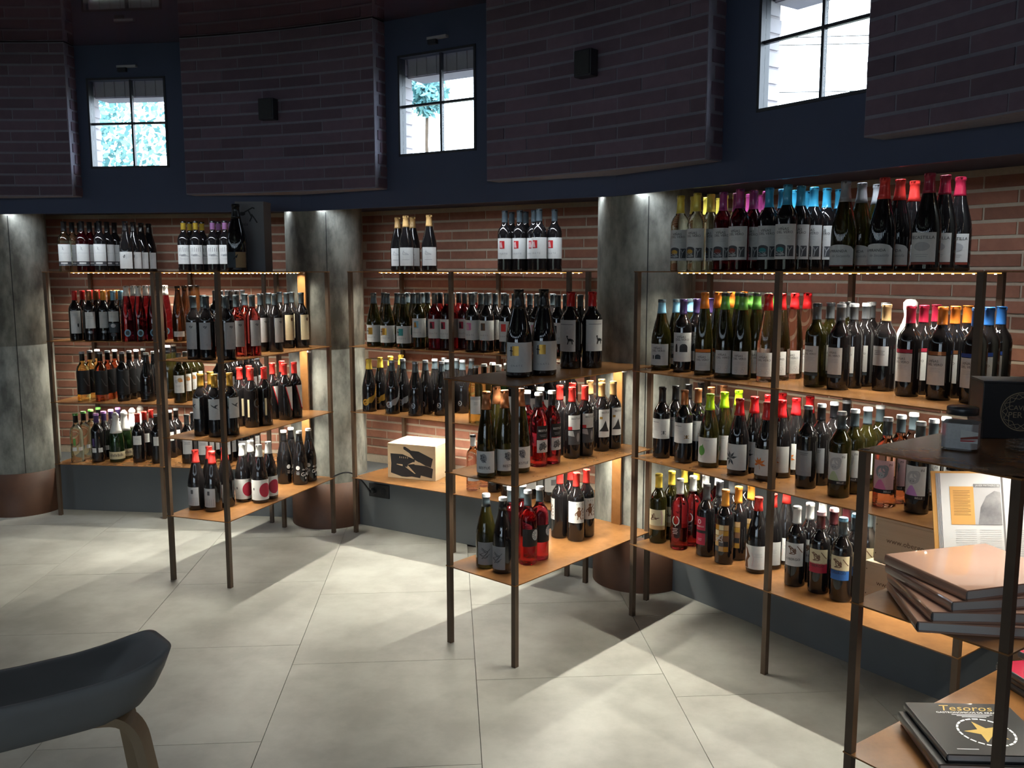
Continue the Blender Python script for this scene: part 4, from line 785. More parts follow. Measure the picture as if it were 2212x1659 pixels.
# kind: (object name, glass, capsule, capsule length, capsule top, painter, description)
K = {
 'tw_white': ('white_wine_bottle', 'white', 'black', .058, None, lb_twirl, 'clear white wine bottle, white label over a grey band'),
 'tw_rose': ('rose_wine_bottle', 'cherry', 'black', .058, None, lb_twirl, 'dark rose bottle, white label over a grey band'),
 'tw_red': ('wine_bottle', 'dark', 'black', .058, None, lb_twirl, 'dark red wine bottle, white label over a grey band'),
 'sq_bg': ('wine_bottle', 'dark', 'black', .060, None, lb_square_small, 'sloping-shouldered dark bottle with squarish white label'),
 'yel_neck': ('wine_bottle', 'dark', 'yellow', .052, 'black', lb_ticks, 'dark bottle with yellow neck and tick-mark label'),
 'pink_neck': ('wine_bottle', 'dark', 'lilac', .052, 'black', lb_ticks, 'dark bottle with lilac neck and tick-mark label'),
 'magnum_olive': ('magnum_bottle', 'dark', 'black', .075, None, lb_olive, 'very large black bottle standing before the grey gift box'),
 'redcap_tall': ('wine_bottle', 'dark', 'red', .056, None, lb_tall, 'red-capped dark bottle with tall white label'),
 'copper_badge': ('wine_bottle', 'dark', 'copper', .056, None, lb_badge, 'copper-capped dark bottle with badge below its label'),
 'gold_badge': ('wine_bottle', 'dark', 'amber', .056, None, lb_badge, 'golden-capped dark bottle with badge below its label'),
 'blue_two': ('wine_bottle', 'dark', 'lblue', .056, None, lb_two, 'pale-blue-capped dark bottle with white and slate labels'),
 'rose_flute': ('rose_wine_bottle', 'cherry', 'white', .060, None, lb_bluebadge, 'slender rose bottle with white capsule and round badge'),
 'brown_flute': ('white_wine_bottle', 'brown', 'black', .012, None, lb_lowband, 'slender brown glass bottle with low white band'),
 'plain_black': ('wine_bottle', 'dark', 'dgrey', .058, None, lb_plain(.06, .15, .06, 'lgrey'), 'dark bottle with charcoal capsule'),
 'blk_white': ('white_wine_bottle', 'yellow', 'black', .056, 'grey', lb_black, 'golden wine bottle with big black label'),
 'blk_rose': ('rose_wine_bottle', 'onion', 'black', .056, 'grey', lb_black, 'rose wine bottle with big black label'),
 'blk_red': ('wine_bottle', 'dark', 'black', .056, 'grey', lb_black, 'dark bottle with big black label'),
 'blk_burg': ('wine_bottle', 'dark', 'black', .060, 'white', lb_burgtext, 'black sloping bottle with white-topped capsule and grey lettering'),
 'green_flute': ('white_wine_bottle', 'olive', 'black', .050, 'white', lb_burgtext, 'slender olive bottle with white-topped capsule'),
 'art_white': ('white_wine_bottle', 'olive', 'dgrey', .056, None, lb_art, 'olive bottle with tan and orange picture label'),
 'green_cap': ('white_wine_bottle', 'white', 'black', .056, 'green', lb_green, 'clear white wine bottle with green-topped capsule'),
 'purple_cap': ('wine_bottle', 'dark', 'purple', .056, 'lilac', lb_purple, 'dark bottle with lilac-topped purple capsule'),
 'cava': ('cava_bottle', 'green', 'white', .125, None, lb_cava, 'green sparkling wine bottle with long white foil'),
 'redcap_short': ('wine_bottle', 'dark', 'bred', .052, None, lb_short, 'dark bottle with red capsule and short white label'),
 'dark_short': ('wine_bottle', 'dark', 'black', .056, 'grey', lb_short, 'dark bottle with black capsule and short white label'),
 'grey_lab': ('wine_bottle', 'dark', 'slate', .058, None, lb_greytall, 'dark bottle with slate capsule and tall grey label'),
 'rose_lab': ('rose_wine_bottle', 'rose', 'slate', .058, None, lb_greytall, 'bright rose bottle with slate capsule and tall grey label'),
 'seal_lab': ('wine_bottle', 'dark', 'slate', .058, None, lb_seal, 'dark bottle with cream label and brown seal'),
 'gold_swallow': ('wine_bottle', 'dark', 'gold', .064, None, lb_swallow, 'gold-capped black bottle with flying bird label'),
 'red_moon': ('wine_bottle', 'dark', 'bred', .062, None, lb_moon, 'red-capped black bottle with grey crescent'),
 'red_diag': ('wine_bottle', 'dark', 'bred', .060, None, lb_diag, 'red-capped black bottle with slanted white label'),
 'red_grid': ('wine_bottle', 'dark', 'bred', .062, None, lb_grid, 'red-capped sloping bottle with pale grid label'),
 'pink_dot': ('wine_bottle', 'dark', 'white', .060, None, lb_dot, 'white-capped bottle with big crimson dot label'),
 'gar_black': ('wine_bottle', 'dark', 'black', .060, 'white', lb_gar, 'black bottle with bold white lettering'),
 'tan_burg': ('wine_bottle', 'dark', 'cork', .060, None, lb_burgsketch, 'tan-capped sloping bottle with sketch label'),
 'redsq': ('wine_bottle', 'dark', 'slate', .058, None, lb_sq('red', c2='blush'), 'dark bottle with red square on white label'),
 'goldsq': ('white_wine_bottle', 'olive', 'slate', .058, None, lb_sq('gold', .028, .122, art='fig'), 'sloping olive bottle with gold square label'),
 'greensq': ('white_wine_bottle', 'olive', 'slate', .058, None, lb_sq('teal', .028, .122, art='fig'), 'sloping olive bottle with teal square label'),
 'landsq': ('white_wine_bottle', 'olive', 'slate', .058, None, lb_sq('lblue', c2='gold'), 'olive bottle with blue landscape label'),
 'rosesq': ('rose_wine_bottle', 'cherry', 'slate', .056, None, lb_sq('crim', c2='black'), 'rose bottle with crimson and black square label'),
 'pinksq': ('wine_bottle', 'dark', 'slate', .058, None, lb_sq('pink', c2='blush'), 'dark bottle with pink square label'),
 'brownsq': ('wine_bottle', 'dark', 'slate', .058, None, lb_sq('brown', c2='dgrey'), 'dark bottle with brown square label'),
 'redsq2': ('wine_bottle', 'dark', 'slate', .058, None, lb_sq('bred'), 'dark bottle with plain scarlet square label'),
 'yelsq': ('wine_bottle', 'dark', 'slate', .058, None, lb_sq('black', c2='amber'), 'dark bottle with yellow-on-black square label'),
 'gold_swirl': ('wine_bottle', 'dark', 'yellow', .058, None, lb_swirl('gold'), 'black bottle with gold swirl and golden capsule'),
 'silver_swirl': ('wine_bottle', 'dark', 'slate', .058, 'silver', lb_swirl('silver'), 'black bottle with silver swirl'),
 'black_mark': ('wine_bottle', 'dark', 'slate', .058, 'silver', lb_mark, 'black sloping bottle with small silver mark'),
 'clear_yel': ('white_wine_bottle', 'yellow', 'black', .050, 'white', lb_clear, 'pale golden bottle with white-topped black capsule'),
 'green_lab': ('white_wine_bottle', 'green', 'white', .030, None, lb_sage, 'green glass bottle with sage label'),
 'white_strip': ('wine_bottle', 'dark', 'black', .056, 'white', lb_strip, 'dark bottle with white label and white-topped capsule'),
 'darkred_cap': ('wine_bottle', 'dark', 'oxide', .056, None, lb_strip, 'dark bottle with brick-red capsule and white label'),
 'blush': ('rose_wine_bottle', 'blush', 'white', .060, 'black', lb_blush, 'pale blush bottle with white neck'),
 'monkey': ('wine_bottle', 'dark', 'bred', .056, None, lb_strip, 'dark bottle with scarlet capsule and white label'),
 'magnum_gold': ('magnum_bottle', 'dark', 'black', .075, None, lb_sq('gold', .022, .140, w=.125, art='fig'), 'large sloping magnum with gold square label'),
 'magnum_horse': ('magnum_bottle', 'dark', 'red', .062, None, lb_horse, 'large red-capped magnum with little horse label'),
 'bes_flute': ('white_wine_bottle', 'olive', 'copper', .068, None, lb_bes_flute, 'tall slender copper-capped bottle with portrait label'),
 'bes_rose': ('rose_wine_bottle', 'ruby', 'black', .060, 'white', lb_bes_rose, 'rose bottle with black upper label'),
 'bes_red': ('wine_bottle', 'dark', 'bred', .062, None, lb_bes_red, 'scarlet-capped dark bottle with red square and photo label'),
 'bes_gold': ('wine_bottle', 'dark', 'cork', .060, None, lb_bes_gold, 'cork-coloured-capsule dark bottle with black crag label'),
 'sketch_green': ('white_wine_bottle', 'olive', 'slate', .050, 'grey', lb_sketch('grey'), 'sloping olive bottle with grey sketch label'),
 'sketch_dark': ('wine_bottle', 'dark', 'black', .050, 'white', lb_sketch('grey'), 'sloping black bottle with grey sketch label and white top'),
 'sun_rose': ('rose_wine_bottle', 'ruby', 'slate', .062, 'lgrey', lb_sun, 'rose bottle with black label and white sun'),
 'ape': ('wine_bottle', 'dark', 'bred', .060, None, lb_ape, 'scarlet-capped dark bottle with brown dancing ape label'),
 'vero_white': ('white_wine_bottle', 'white', 'lemon', .070, 'lemon', lb_vero('gold', 'trees'), 'yellow-capped clear white wine bottle with tree print'),
 'vero_rose': ('rose_wine_bottle', 'cherry', 'mag', .070, None, lb_vero('oxide', 'trees'), 'magenta-capped rose bottle with tree print'),
 'vero_red': ('wine_bottle', 'dark', 'cyan', .070, None, lb_vero('teal', 'trees'), 'bright-blue-capped dark bottle with tree print'),
 'mir_grey': ('white_wine_bottle', 'olive', 'grey', .068, None, lb_mir, 'grey-capped sloping bottle with arched label'),
 'mir_red': ('wine_bottle', 'dark', 'bred', .068, None, lb_mir, 'scarlet-capped sloping bottle with arched label'),
 'secas': ('wine_bottle', 'dark', 'crim', .060, None, lb_secas, 'raspberry-capped sloping bottle with white label'),
 'vero_blue': ('white_wine_bottle', 'olive', 'lblue', .058, 'slate', lb_vero('x', 'small', .022, .112), 'sky-blue-capped sloping olive bottle'),
 'vero_purple': ('wine_bottle', 'dark', 'purple', .062, None, lb_vero('x', 'arch', .045, .165), 'purple-capped dark bottle with black arch label'),
 'vero_orange': ('white_wine_bottle', 'olive', 'orange', .064, None, lb_vero('orange', 'band', .020, .092, .066), 'orange-capped slender olive bottle'),
 'vero_green': ('white_wine_bottle', 'olive', 'green', .064, 'black', lb_vero('x', 'dots', .020, .110, .066), 'green-capped slender olive bottle'),
 'vero_pink': ('rose_wine_bottle', 'blush', 'red', .062, None, lb_vero('x', 'dots', .022, .112, .066), 'red-capped slender pale rose bottle'),
 'vero_grn_b': ('white_wine_bottle', 'olive', 'dgrey', .058, 'black', lb_vero('x', 'foot', .055, .150, .058), 'olive bottle with charcoal capsule and narrow label'),
 'vero_black': ('wine_bottle', 'dark', 'dgrey', .058, 'grey', lb_vero('x', 'foot', .055, .150, .058), 'dark bottle with charcoal capsule and narrow label'),
 'tan_cap': ('wine_bottle', 'dark', 'tan', .058, None, lb_plain(.09, .158, .062, 'lgrey'), 'lone tan-capped dark bottle with grey label'),
 'vero_crim': ('wine_bottle', 'dark', 'crim', .058, None, lb_vero('crim', 'band', .050, .145, .064), 'crimson-capped dark bottle with crimson stripe'),
 'vero_amber': ('wine_bottle', 'dark', 'orange', .058, None, lb_vero('copper', 'band', .050, .145, .064), 'orange-capped dark bottle with copper stripe'),
 'vero_cobalt': ('wine_bottle', 'dark', 'blue', .058, None, lb_vero('cobalt', 'band', .050, .145, .064), 'cobalt-capped dark bottle with blue stripe'),
 'bee_black': ('wine_bottle', 'dark', 'black', .064, None, lb_bee('grey'), 'black-capped dark bottle with insect label'),
 'bee_copper': ('wine_bottle', 'dark', 'copper', .060, None, lb_bee('gold'), 'copper-capped dark bottle with insect label'),
 'lime_leaf': ('white_wine_bottle', 'olive', 'lime', .064, None, lb_lime, 'lime-capped sloping bottle with green leaf'),
 'red_leaf': ('wine_bottle', 'dark', 'red', .064, None, lb_leafdark, 'red-capped sloping bottle with dark leaflets'),
 'red_maple': ('wine_bottle', 'dark', 'red', .066, None, lb_maple, 'red-capped sloping bottle with orange maple leaf'),
 'grey_plate': ('wine_bottle', 'dark', 'black', .060, 'grey', lb_plate, 'dark bottle with plain grey plate label'),
 'ni_green': ('white_wine_bottle', 'olive', 'slate', .060, 'lgrey', lb_ni('white', 'sage', 'lgrey'), 'olive bottle with drawn lady in pale green'),
 'ni_rose': ('rose_wine_bottle', 'salmon', 'slate', .060, 'lgrey', lb_ni('blush', 'pink', 'grey'), 'rose bottle with drawn lady in pink'),
 'ni_dark': ('wine_bottle', 'dark', 'slate', .060, 'lgrey', lb_ni('white', 'lilac', 'lgrey'), 'dark bottle with drawn lady in violet'),
 'a_label': ('wine_bottle', 'dark', 'slate', .060, None, lb_a, 'dark bottle with big black letter A'),
 'yel_wood': ('wine_bottle', 'olive', 'yellow', .060, None, lb_wood, 'yellow-capped olive bottle with parchment label'),
 'rose_o': ('rose_wine_bottle', 'ruby', 'white', .064, None, lb_o, 'white-capped rose bottle with open white ring'),
 'red_block': ('wine_bottle', 'dark', 'dgrey', .066, None, lb_block, 'dark bottle with red block label'),
 'collage': ('wine_bottle', 'dark', 'amber', .066, None, lb_collage, 'amber-capped dark bottle with patchwork label'),
 'tree_wax': ('wine_bottle', 'dark', 'bred', .052, None, lb_tree, 'red-waxed sloping bottle with brown tree trunk'),
 'ob_white': ('wine_bottle', 'dark', 'white', .062, None, lb_ob(False, 'white'), 'white-capped dark bottle with vine sketch label'),
 'ob_pink': ('wine_bottle', 'dark', 'maroon', .062, 'blush', lb_ob(True, 'crim'), 'maroon-capped dark bottle with vine sketch above pink'),
 'ob_blue': ('wine_bottle', 'dark', 'slate', .062, 'lblue', lb_ob(True, 'blue'), 'slate-capped dark bottle with vine sketch above blue'),
}
TIER = {1: 'on top tier', 2: 'on second tier', 3: 'on third tier', 4: 'on lowest tier'}
EDGE = ['at shelf edge', 'second from edge', 'third from edge', 'fourth from edge', 'fifth from edge', 'sixth from edge', 'seventh from edge', 'eighth from edge']
COLU = ['nearest column', 'second from column', 'third from column', 'fourth from column', 'fifth from column', 'sixth from column', 'seventh from column', 'eighth from column', 'ninth from column', 'tenth from column']
UWORD = {'B1': 'of the gift box shelf', 'B2': 'of the bottle-print crate shelf', 'B3': 'of the yellow-capped wine shelf', 'P1': 'of the pink-dot projecting shelf', 'P2': 'of the magnum projecting shelf'}
for un, lev, kind, sh, spots in BOTTLES:
    name, glass, cap, cl, ctop, painter, desc = K[kind]
    gme = glass_me(sh, glass); cme = cap_me(sh, cap, cl, ctop, kind == 'cava')
    if (kind, sh, 'lab') not in _ME:
        L = Lab(sh); painter(L); _ME[(kind, sh, 'lab')] = L.m.mesh('label')
    lme = _ME[(kind, sh, 'lab')]
    ux, uy, ua, uL, uD = UN[un]
    depth = [-(x - ux) * math.sin(R(ua)) + (y - uy) * math.cos(R(ua)) for x, y, f in spots]
    order = sorted(range(len(spots)), key=lambda i: depth[i] if un[0] == 'B' else -depth[i]); rank = {}; last = None; r_ = -1
    for i in order:
        if last is None or abs(depth[i] - last) > .03: r_ += 1; last = depth[i]
        rank[i] = r_
    grp = desc + ' ' + TIER[lev]
    z = ZL[lev]
    for i, (x, y, f) in enumerate(spots):
        label = grp + ('' if len(spots) < 2 else ', ' + (EDGE if un[0] == 'B' else COLU)[rank[i]])
        o = link(name, None, None, (x, y, z), R(f)); tag(o, label, 'bottle', grp if len(spots) > 1 else None)
        link('glass_body', gme, o); link('capsule', cme, o); link('label', lme, o)
# ------------------------------------------------------------------ other goods on the shelves
mat('card_grey', (.20, .20, .215), .6, noise=(6, (.17, .17, .185), .3))
mat('pine', (.72, .56, .36), .6, noise=(5, (.64, .47, .28), .3, (1, 1, 9)))
mat('beech', (.52, .42, .30), .6, noise=(5, (.44, .35, .24), .3, (1, 1, 12)))
mat('print_black', (.018, .018, .02), .6, noise=(30, (.025, .025, .028), .3))
mat('print_brown', (.10, .06, .035), .6, noise=(30, (.12, .07, .04), .3))
mat('box_black', (.016, .017, .020), .45, noise=(8, (.022, .023, .027), .3))
mat('foil_gold', (.45, .38, .26), .35, .6, noise=(30, (.40, .33, .22), .3))
mat('foil_yellow', (.62, .44, .14), .35, .5, noise=(30, (.55, .38, .12), .3))
MATS['jar_glass'] = MATS['window_glass'].copy(); MATS['jar_glass'].name = 'jar_glass'; MATS['jar_glass'].node_tree.nodes['Mix Shader'].inputs['Fac'].default_value = .14
mat('jar_salt', (.62, .60, .60), .9, noise=(140, (.50, .48, .48), .25), bump=.4)
mat('jar_lid', (.05, .05, .055), .3, .4, noise=(20, (.07, .07, .075), .3))
mat('book_copper', (.47, .275, .20), .22, noise=(4, (.53, .32, .24), .3), coat=.9)
mat('book_copper_spine', (.22, .12, .085), .3, noise=(6, (.28, .16, .11), .3), coat=.6)
mat('page_block', (.62, .60, .58), .8, noise=(90, (.54, .52, .50), .3, (1, 1, 30)))
mat('page_white', (.86, .87, .88), .6, noise=(6, (.82, .83, .85), .3))
mat('page_orange', (.82, .45, .14), .6, noise=(6, (.80, .43, .13), .3))
mat('photo_grey', (.20, .20, .22), .5, noise=(9, (.55, .55, .57), .18))
mat('photo_light', (.62, .62, .65), .5, noise=(9, (.50, .50, .53), .3))
mat('cover_black', (.026, .027, .029), .32, noise=(5, (.034, .035, .037), .3), coat=.3)
mat('cover_red', (.50, .03, .07), .25, noise=(5, (.42, .02, .05), .3), coat=.6)
mat('stool_shell', (.205, .205, .200), .5, noise=(5, (.160, .158, .154), .3))
mat('oak', (.27, .185, .105), .5, noise=(6, (.20, .135, .075), .3, (1, 1, .2)))
mat('socket_black', (.012, .013, .015), .35, noise=(30, (.02, .02, .022), .3))
def flat_text(m, t, x, z, size, mt, y=0., align='CENTER', shear=0.):
    for p in text_polys(t, size, align, shear): m.poly([(x + a, y, z + b) for a, b in p], mt)
def flat_strokes(m, paths, w, mt, y=0.):
    for p in paths:
        for (a, b), (c, d) in zip(p, p[1:]):
            k = math.hypot(c - a, d - b) or 1; nx, nz = -(d - b) / k * w / 2, (c - a) / k * w / 2
            m.poly([(a - nx, y, b - nz), (c - nx, y, d - nz), (c + nx, y, d + nz), (a + nx, y, b + nz)], mt)
def top_text(m, t, x, y, size, mt, z, align='CENTER', shear=0.):
    for p in text_polys(t, size, align, shear): m.poly([(x + a, y + b, z) for a, b in p], mt)

# tall gift box (front face looks along -y of its frame)
x, y, z = wpt('P1', .088, .622, 1.5)
g = link('gift_box', None, None, (x, y, z), R(-3)); tag(g, 'tall pale grey gift box with black figure behind the huge bottle', 'box')
m = MB(); m.box((0, .06, .1765), (.152, .12, .353), 'card_grey'); bevel(m.build('box_body', g), .002)
m = MB(); m.box((0, .06, .359), (.154, .122, .012), 'card_grey'); m.build('box_lid', g)
m = MB(); flat_strokes(m, [[(-.040, .302), (-.015, .316)], [(-.015, .316), (.018, .334), (.028, .328)], [(-.005, .318), (.012, .285), (.0, .262)], [(.010, .300), (.028, .275), (.040, .255)]], .007, 'print_black', -.0008)
m.poly([(-.040 + .018 * math.cos(.5 * i), -.0008, .302 + .010 * math.sin(.5 * i)) for i in range(13)], 'print_black')
for i in range(5): m.box((-.045 + i * .008, -.0005, .246), (.0025, .0006, .012 + .003 * (i % 2)), 'print_black')
m.build('print', g)

# pine six-bottle crate with black bottle silhouettes
x, y, z = wpt('B2', .168, .115, .326)
c = link('wooden_crate', None, None, (x, y, z), R(-32.2 + 11)); tag(c, 'pale pine wine crate printed with black bottle silhouettes', 'crate')
CW, CD, CH2 = .305, .24, .20
for nm, cc, d in (('front_board', (CW / 2, .006, CH2 / 2 - .006), (CW, .012, CH2 - .012)), ('back_board', (CW / 2, CD - .006, CH2 / 2 - .006), (CW, .012, CH2 - .012)), ('side_board', (.006, CD / 2, CH2 / 2 - .006), (.012, CD - .024, CH2 - .012)), ('side_board', (CW - .006, CD / 2, CH2 / 2 - .006), (.012, CD - .024, CH2 - .012)), ('lid', (CW / 2, CD / 2, CH2 - .006), (CW, CD, .012))):
    m = MB(); m.box(cc, d, 'pine'); bevel(m.build(nm, c), .0015)
m = MB(); S = CW / 1230.; q = lambda P: [((px - 195) * S, -.0008, (1330 - py) * S * .97) for px, py in P]
# outlines drawn on a 1230-unit wide board, y downwards from the lid
for P in ([(270, 745), (590, 745), (900, 850), (890, 1000), (720, 1000), (700, 1040), (920, 1195), (1030, 1285), (820, 1265), (680, 1285), (560, 1285), (275, 1210), (290, 980)],
          [(610, 560), (660, 560), (800, 640), (1000, 650), (1360, 800), (1310, 1010), (1160, 975), (1020, 915), (900, 860), (880, 840), (760, 705), (610, 620)],
          [(720, 1000), (850, 975), (960, 975), (1180, 985), (1310, 1020), (1360, 1040), (1330, 1265), (1050, 1220), (1030, 1285), (920, 1195)]):
    m.poly(q(P), 'print_black')
for i in range(5): m.box(((515 + i * 50 - 195) * S, -.0014, (1330 - 820) * S * .97), (.003, .0006, .010 - .0012 * (i % 2)), 'pine')
m.poly([(a, b - .0005, c_) for a, b, c_ in q([(435, 985), (585, 990), (585, 1030), (430, 1000)])], 'pine'); m.poly([(a, b - .0005, c_) for a, b, c_ in q([(650, 1040), (700, 1045), (920, 1190), (890, 1190)])], 'pine'); m.poly([(a, b - .0005, c_) for a, b, c_ in q([(715, 985), (850, 915), (1020, 905), (1160, 970), (1000, 955), (860, 960)])], 'pine')
m.build('print', c)

# two beech crates with web address
def obergo(t, off, z0, h, label, first):
    x, y, z = wpt('B3', t, off, z0)
    c = link('wooden_crate', None, None, (x, y, z), R(-53.5)); tag(c, label, 'crate', None)
    W, D = .40, .235
    for nm, cc, d in (('front_board', (W / 2, .006, h / 2 - .006), (W, .012, h - .012)), ('back_board', (W / 2, D - .006, h / 2 - .006), (W, .012, h - .012)), ('side_board', (.006, D / 2, h / 2 - .006), (.012, D - .024, h - .012)), ('side_board', (W - .006, D / 2, h / 2 - .006), (.012, D - .024, h - .012)), ('lid', (W / 2, D / 2, h - .006), (W, D, .012))):
        m = MB(); m.box(cc, d, 'beech'); bevel(m.build(nm, c), .0015)
    m = MB(); flat_text(m, 'www.obergo.es', .045, h * .52, .026, 'print_brown', -.0006, 'LEFT')
    pts = [(.205 + .0115 * i, h * .52 + .016 * math.sin(i * 1.15) * (1 + .25 * i / 4) - .004) for i in range(13)]
    flat_strokes(m, [pts, [(.25, h * .36), (.275, h * .50), (.30, h * .42)], [(.28, h * .34), (.32, h * .55), (.36, h * .56)]], .003, 'print_brown', -.0007); m.build('print', c)
    for zz in (.03, h - .03):
        m = MB(); m.lathe([(.0025, 0), (0, .001)], 'print_brown', 8); s_ = m.build('nail', c, (.006, -.0004, zz)); s_.rotation_euler = (R(90), 0, 0)
obergo(.985, .205, .326, .150, 'lower beech wine crate with web address carrying a second crate', True)
obergo(1.005, .222, .476, .165, 'upper beech wine crate with web address resting on another crate', False)

# bottle wrapped in crumpled white tissue
x, y, z = wpt('B3', 1.012, .36, 1.083)
m = MB(); rr = random.Random(11); prof = [(.040, 0), (.041, .05), (.040, .12), (.041, .18), (.036, .205), (.024, .235), (.019, .26), (.022, .285), (.024, .305), (.015, .316), (0, .318)]
m.lathe(prof, 'tissue', 22); m.v = [(a * (1 + rr.uniform(-.10, .10)), b * (1 + rr.uniform(-.10, .10)), c_ + rr.uniform(-.003, .003) * (c_ > .01)) for a, b, c_ in m.v]
tag(m.build('wrapped_bottle', None, (x, y, z)), 'bottle wrapped in crumpled white tissue behind the tan-capped bottle', 'bottle')

# power sockets on the plinth and the cable to the shelf strips
n1, t1, a1 = facet(1)
so = Vector(wpt('B2', .075, .02, .0)); s_loc = (so - Vector((OX, OY, 0))).dot(t1)
def socket(k, s, z, label):
    n, t, a = facet(k); o = link('power_socket', None, None, fpt(k, s, AP - .005, z), a); tag(o, label, 'socket')
    m = MB(); m.box((0, 0, 0), (.150, .010, .080), 'socket_black'); bevel(m.build('cover_plate', o), .003)
    for sx in (-.036, .036):
        m = MB(); m.lathe([(.021, 0), (.021, .004), (.018, .004), (.017, -.004), (0, -.004)], 'cable_black', 20); w = m.build('outlet', o, (sx, -.005, 0)); w.rotation_euler = (R(90), 0, 0)
    return o
socket(1, s_loc, .225, 'black double power socket with a plug on the grey plinth')
n2, t2, a2 = facet(2); s3 = (Vector(wpt('B3', .16, .02, 0)) - Vector((OX, OY, 0))).dot(t2)
socket(2, s3, .262, 'black power socket close under the lowest tier of the yellow-capped wine shelf')
p0 = fpt(1, s_loc - .036, AP - .03, .225)
pl = MB(); pl.lathe([(.017, 0), (.017, .022), (.010, .03), (0, .03)], 'cable_black', 14)
tag(pl.build('power_plug', None, tuple(p0 + n1 * .017)), 'black plug pushed into the double socket', 'plug'); bpy.data.objects['power_plug'].rotation_euler = (R(90), 0, a1)
pe = Vector(wpt('P1', .345, .95, .33))
path = []
for i in range(15):
    s = i / 14; p = (p0 - n1 * .014).lerp(pe, s); p.z += .075 * math.sin(math.pi * s) * (1 - .2 * s); path.append(p)
m = MB(); m.tube(path, .0045, 'cable_black', 8); tag(m.build('power_cable'), 'black power cable arching from the socket to the projecting shelf post', 'cable')

# ------------------------------------------------------------------ projecting shelf with books
def wx(o, dx, dy):  return o
# square preserving jar, chamfered corners
def prism(m, half, ch, z0, z1, mt, half1=None, ch1=None):
    def ring(h, c, z): return [(h - c, -h, z), (h, -h + c, z), (h, h - c, z), (h - c, h, z), (-h + c, h, z), (-h, h - c, z), (-h, -h + c, z), (-h + c, -h, z)]
    a, b = ring(half, ch, z0), ring(half1 or half, ch1 or ch, z1)
    for i in range(8): m.poly([a[i], a[(i + 1) % 8], b[(i + 1) % 8], b[i]], mt)
    return a, b
j = link('preserve_jar', None, None, (1.062, 2.055, 1.083), R(-34)); tag(j, 'square glass jar of pale grains with a dark lid on the book shelf', 'jar')
m = MB(); a, b = prism(m, .042, .014, .002, .066, 'jar_glass'); m.poly(a[::-1], 'jar_glass'); a2_, b2 = prism(m, .042, .014, .066, .078, 'jar_glass', .028, .012); a3, b3 = prism(m, .028, .012, .078, .090, 'jar_glass'); m.poly(b3, 'jar_glass'); m.build('jar_glass', j)
m = MB(); a, b = prism(m, .038, .013, .006, .064, 'jar_salt'); m.poly(a[::-1], 'jar_salt'); m.poly(b, 'jar_salt'); m.build('contents', j)
m = MB(); m.lathe([(.030, .082), (.0345, .083), (.0345, .098), (.033, .1005), (0, .1005)], 'jar_lid', 28); m.build('lid', j)
m = MB(); m.poly([(.004, -.0427, .022), (.040, -.0427, .022), (.040, -.0427, .048), (.004, -.0427, .052)], 'ink_white'); m.poly([(.004, -.0431, .028), (.040, -.0431, .033), (.040, -.0431, .040), (.004, -.0431, .033)], 'ink_oxide'); m.poly([(.004, -.0431, .024), (.030, -.0431, .026), (.040, -.0431, .030), (.004, -.0431, .027)], 'ink_red'); m.build('label', j)
# black gift box with foil crest
bx = link('caviar_box', None, None, (1.178, 2.185, 1.083), math.atan2(-.21, .978)); tag(bx, 'black presentation box with round foil crest beside the glass jar', 'box')
m = MB(); m.box((.085, .055, .070), (.17, .11, .14), 'box_black'); bevel(m.build('box_body', bx), .002)
m = MB(); m.box((.085, .055, .1425), (.172, .112, .005), 'box_black'); bevel(m.build('box_lid', bx), .001)
m = MB(); cx, cz = .090, .070
for r0, r1 in ((.049, .0465), (.044, .043)):
    for i in range(40):
        a, b = 6.2832 * i / 40, 6.2832 * (i + 1) / 40
        m.poly([(cx + r0 * math.cos(a), -.0009, cz + r0 * math.sin(a)), (cx + r0 * math.cos(b), -.0009, cz + r0 * math.sin(b)), (cx + r1 * math.cos(b), -.0009, cz + r1 * math.sin(b)), (cx + r1 * math.cos(a), -.0009, cz + r1 * math.sin(a))], 'foil_gold')
for i in range(14):
    a = 6.2832 * i / 14
    for dn in (1.5, -1.5):
        b = a + .45 * dn / 1.5
        flat_strokes(m, [[(cx + .045 * math.cos(a), cz + .045 * math.sin(a)), (cx + .032 * math.cos(b), cz + .032 * math.sin(b))]], .0014, 'foil_gold', -.001)
flat_text(m, 'CAVIAR', cx - .002, cz + .009, .0165, 'foil_gold', -.0013); flat_text(m, 'PER SÉ', cx - .002, cz - .009, .0205, 'foil_gold', -.0013); m.build('foil_print', bx)
# little stack of glass dishes with a clip
d_ = link('glass_dish', None, None, (1.195, 2.035, 1.083), R(20)); tag(d_, 'small round clear glass dish with dark clip before the black box', 'dish')
for i in range(3):
    m = MB(); z0 = .0005 + i * .008; m.lathe([(0, z0), (.030, z0), (.034, z0 + .003), (.034, z0 + .006), (.031, z0 + .0065), (0, z0 + .0045)], 'jar_glass', 28); m.build('rim', d_)
m = MB(); m.box((.006, -.0355, .013), (.014, .005, .022), 'jar_lid'); m.build('clip', d_)

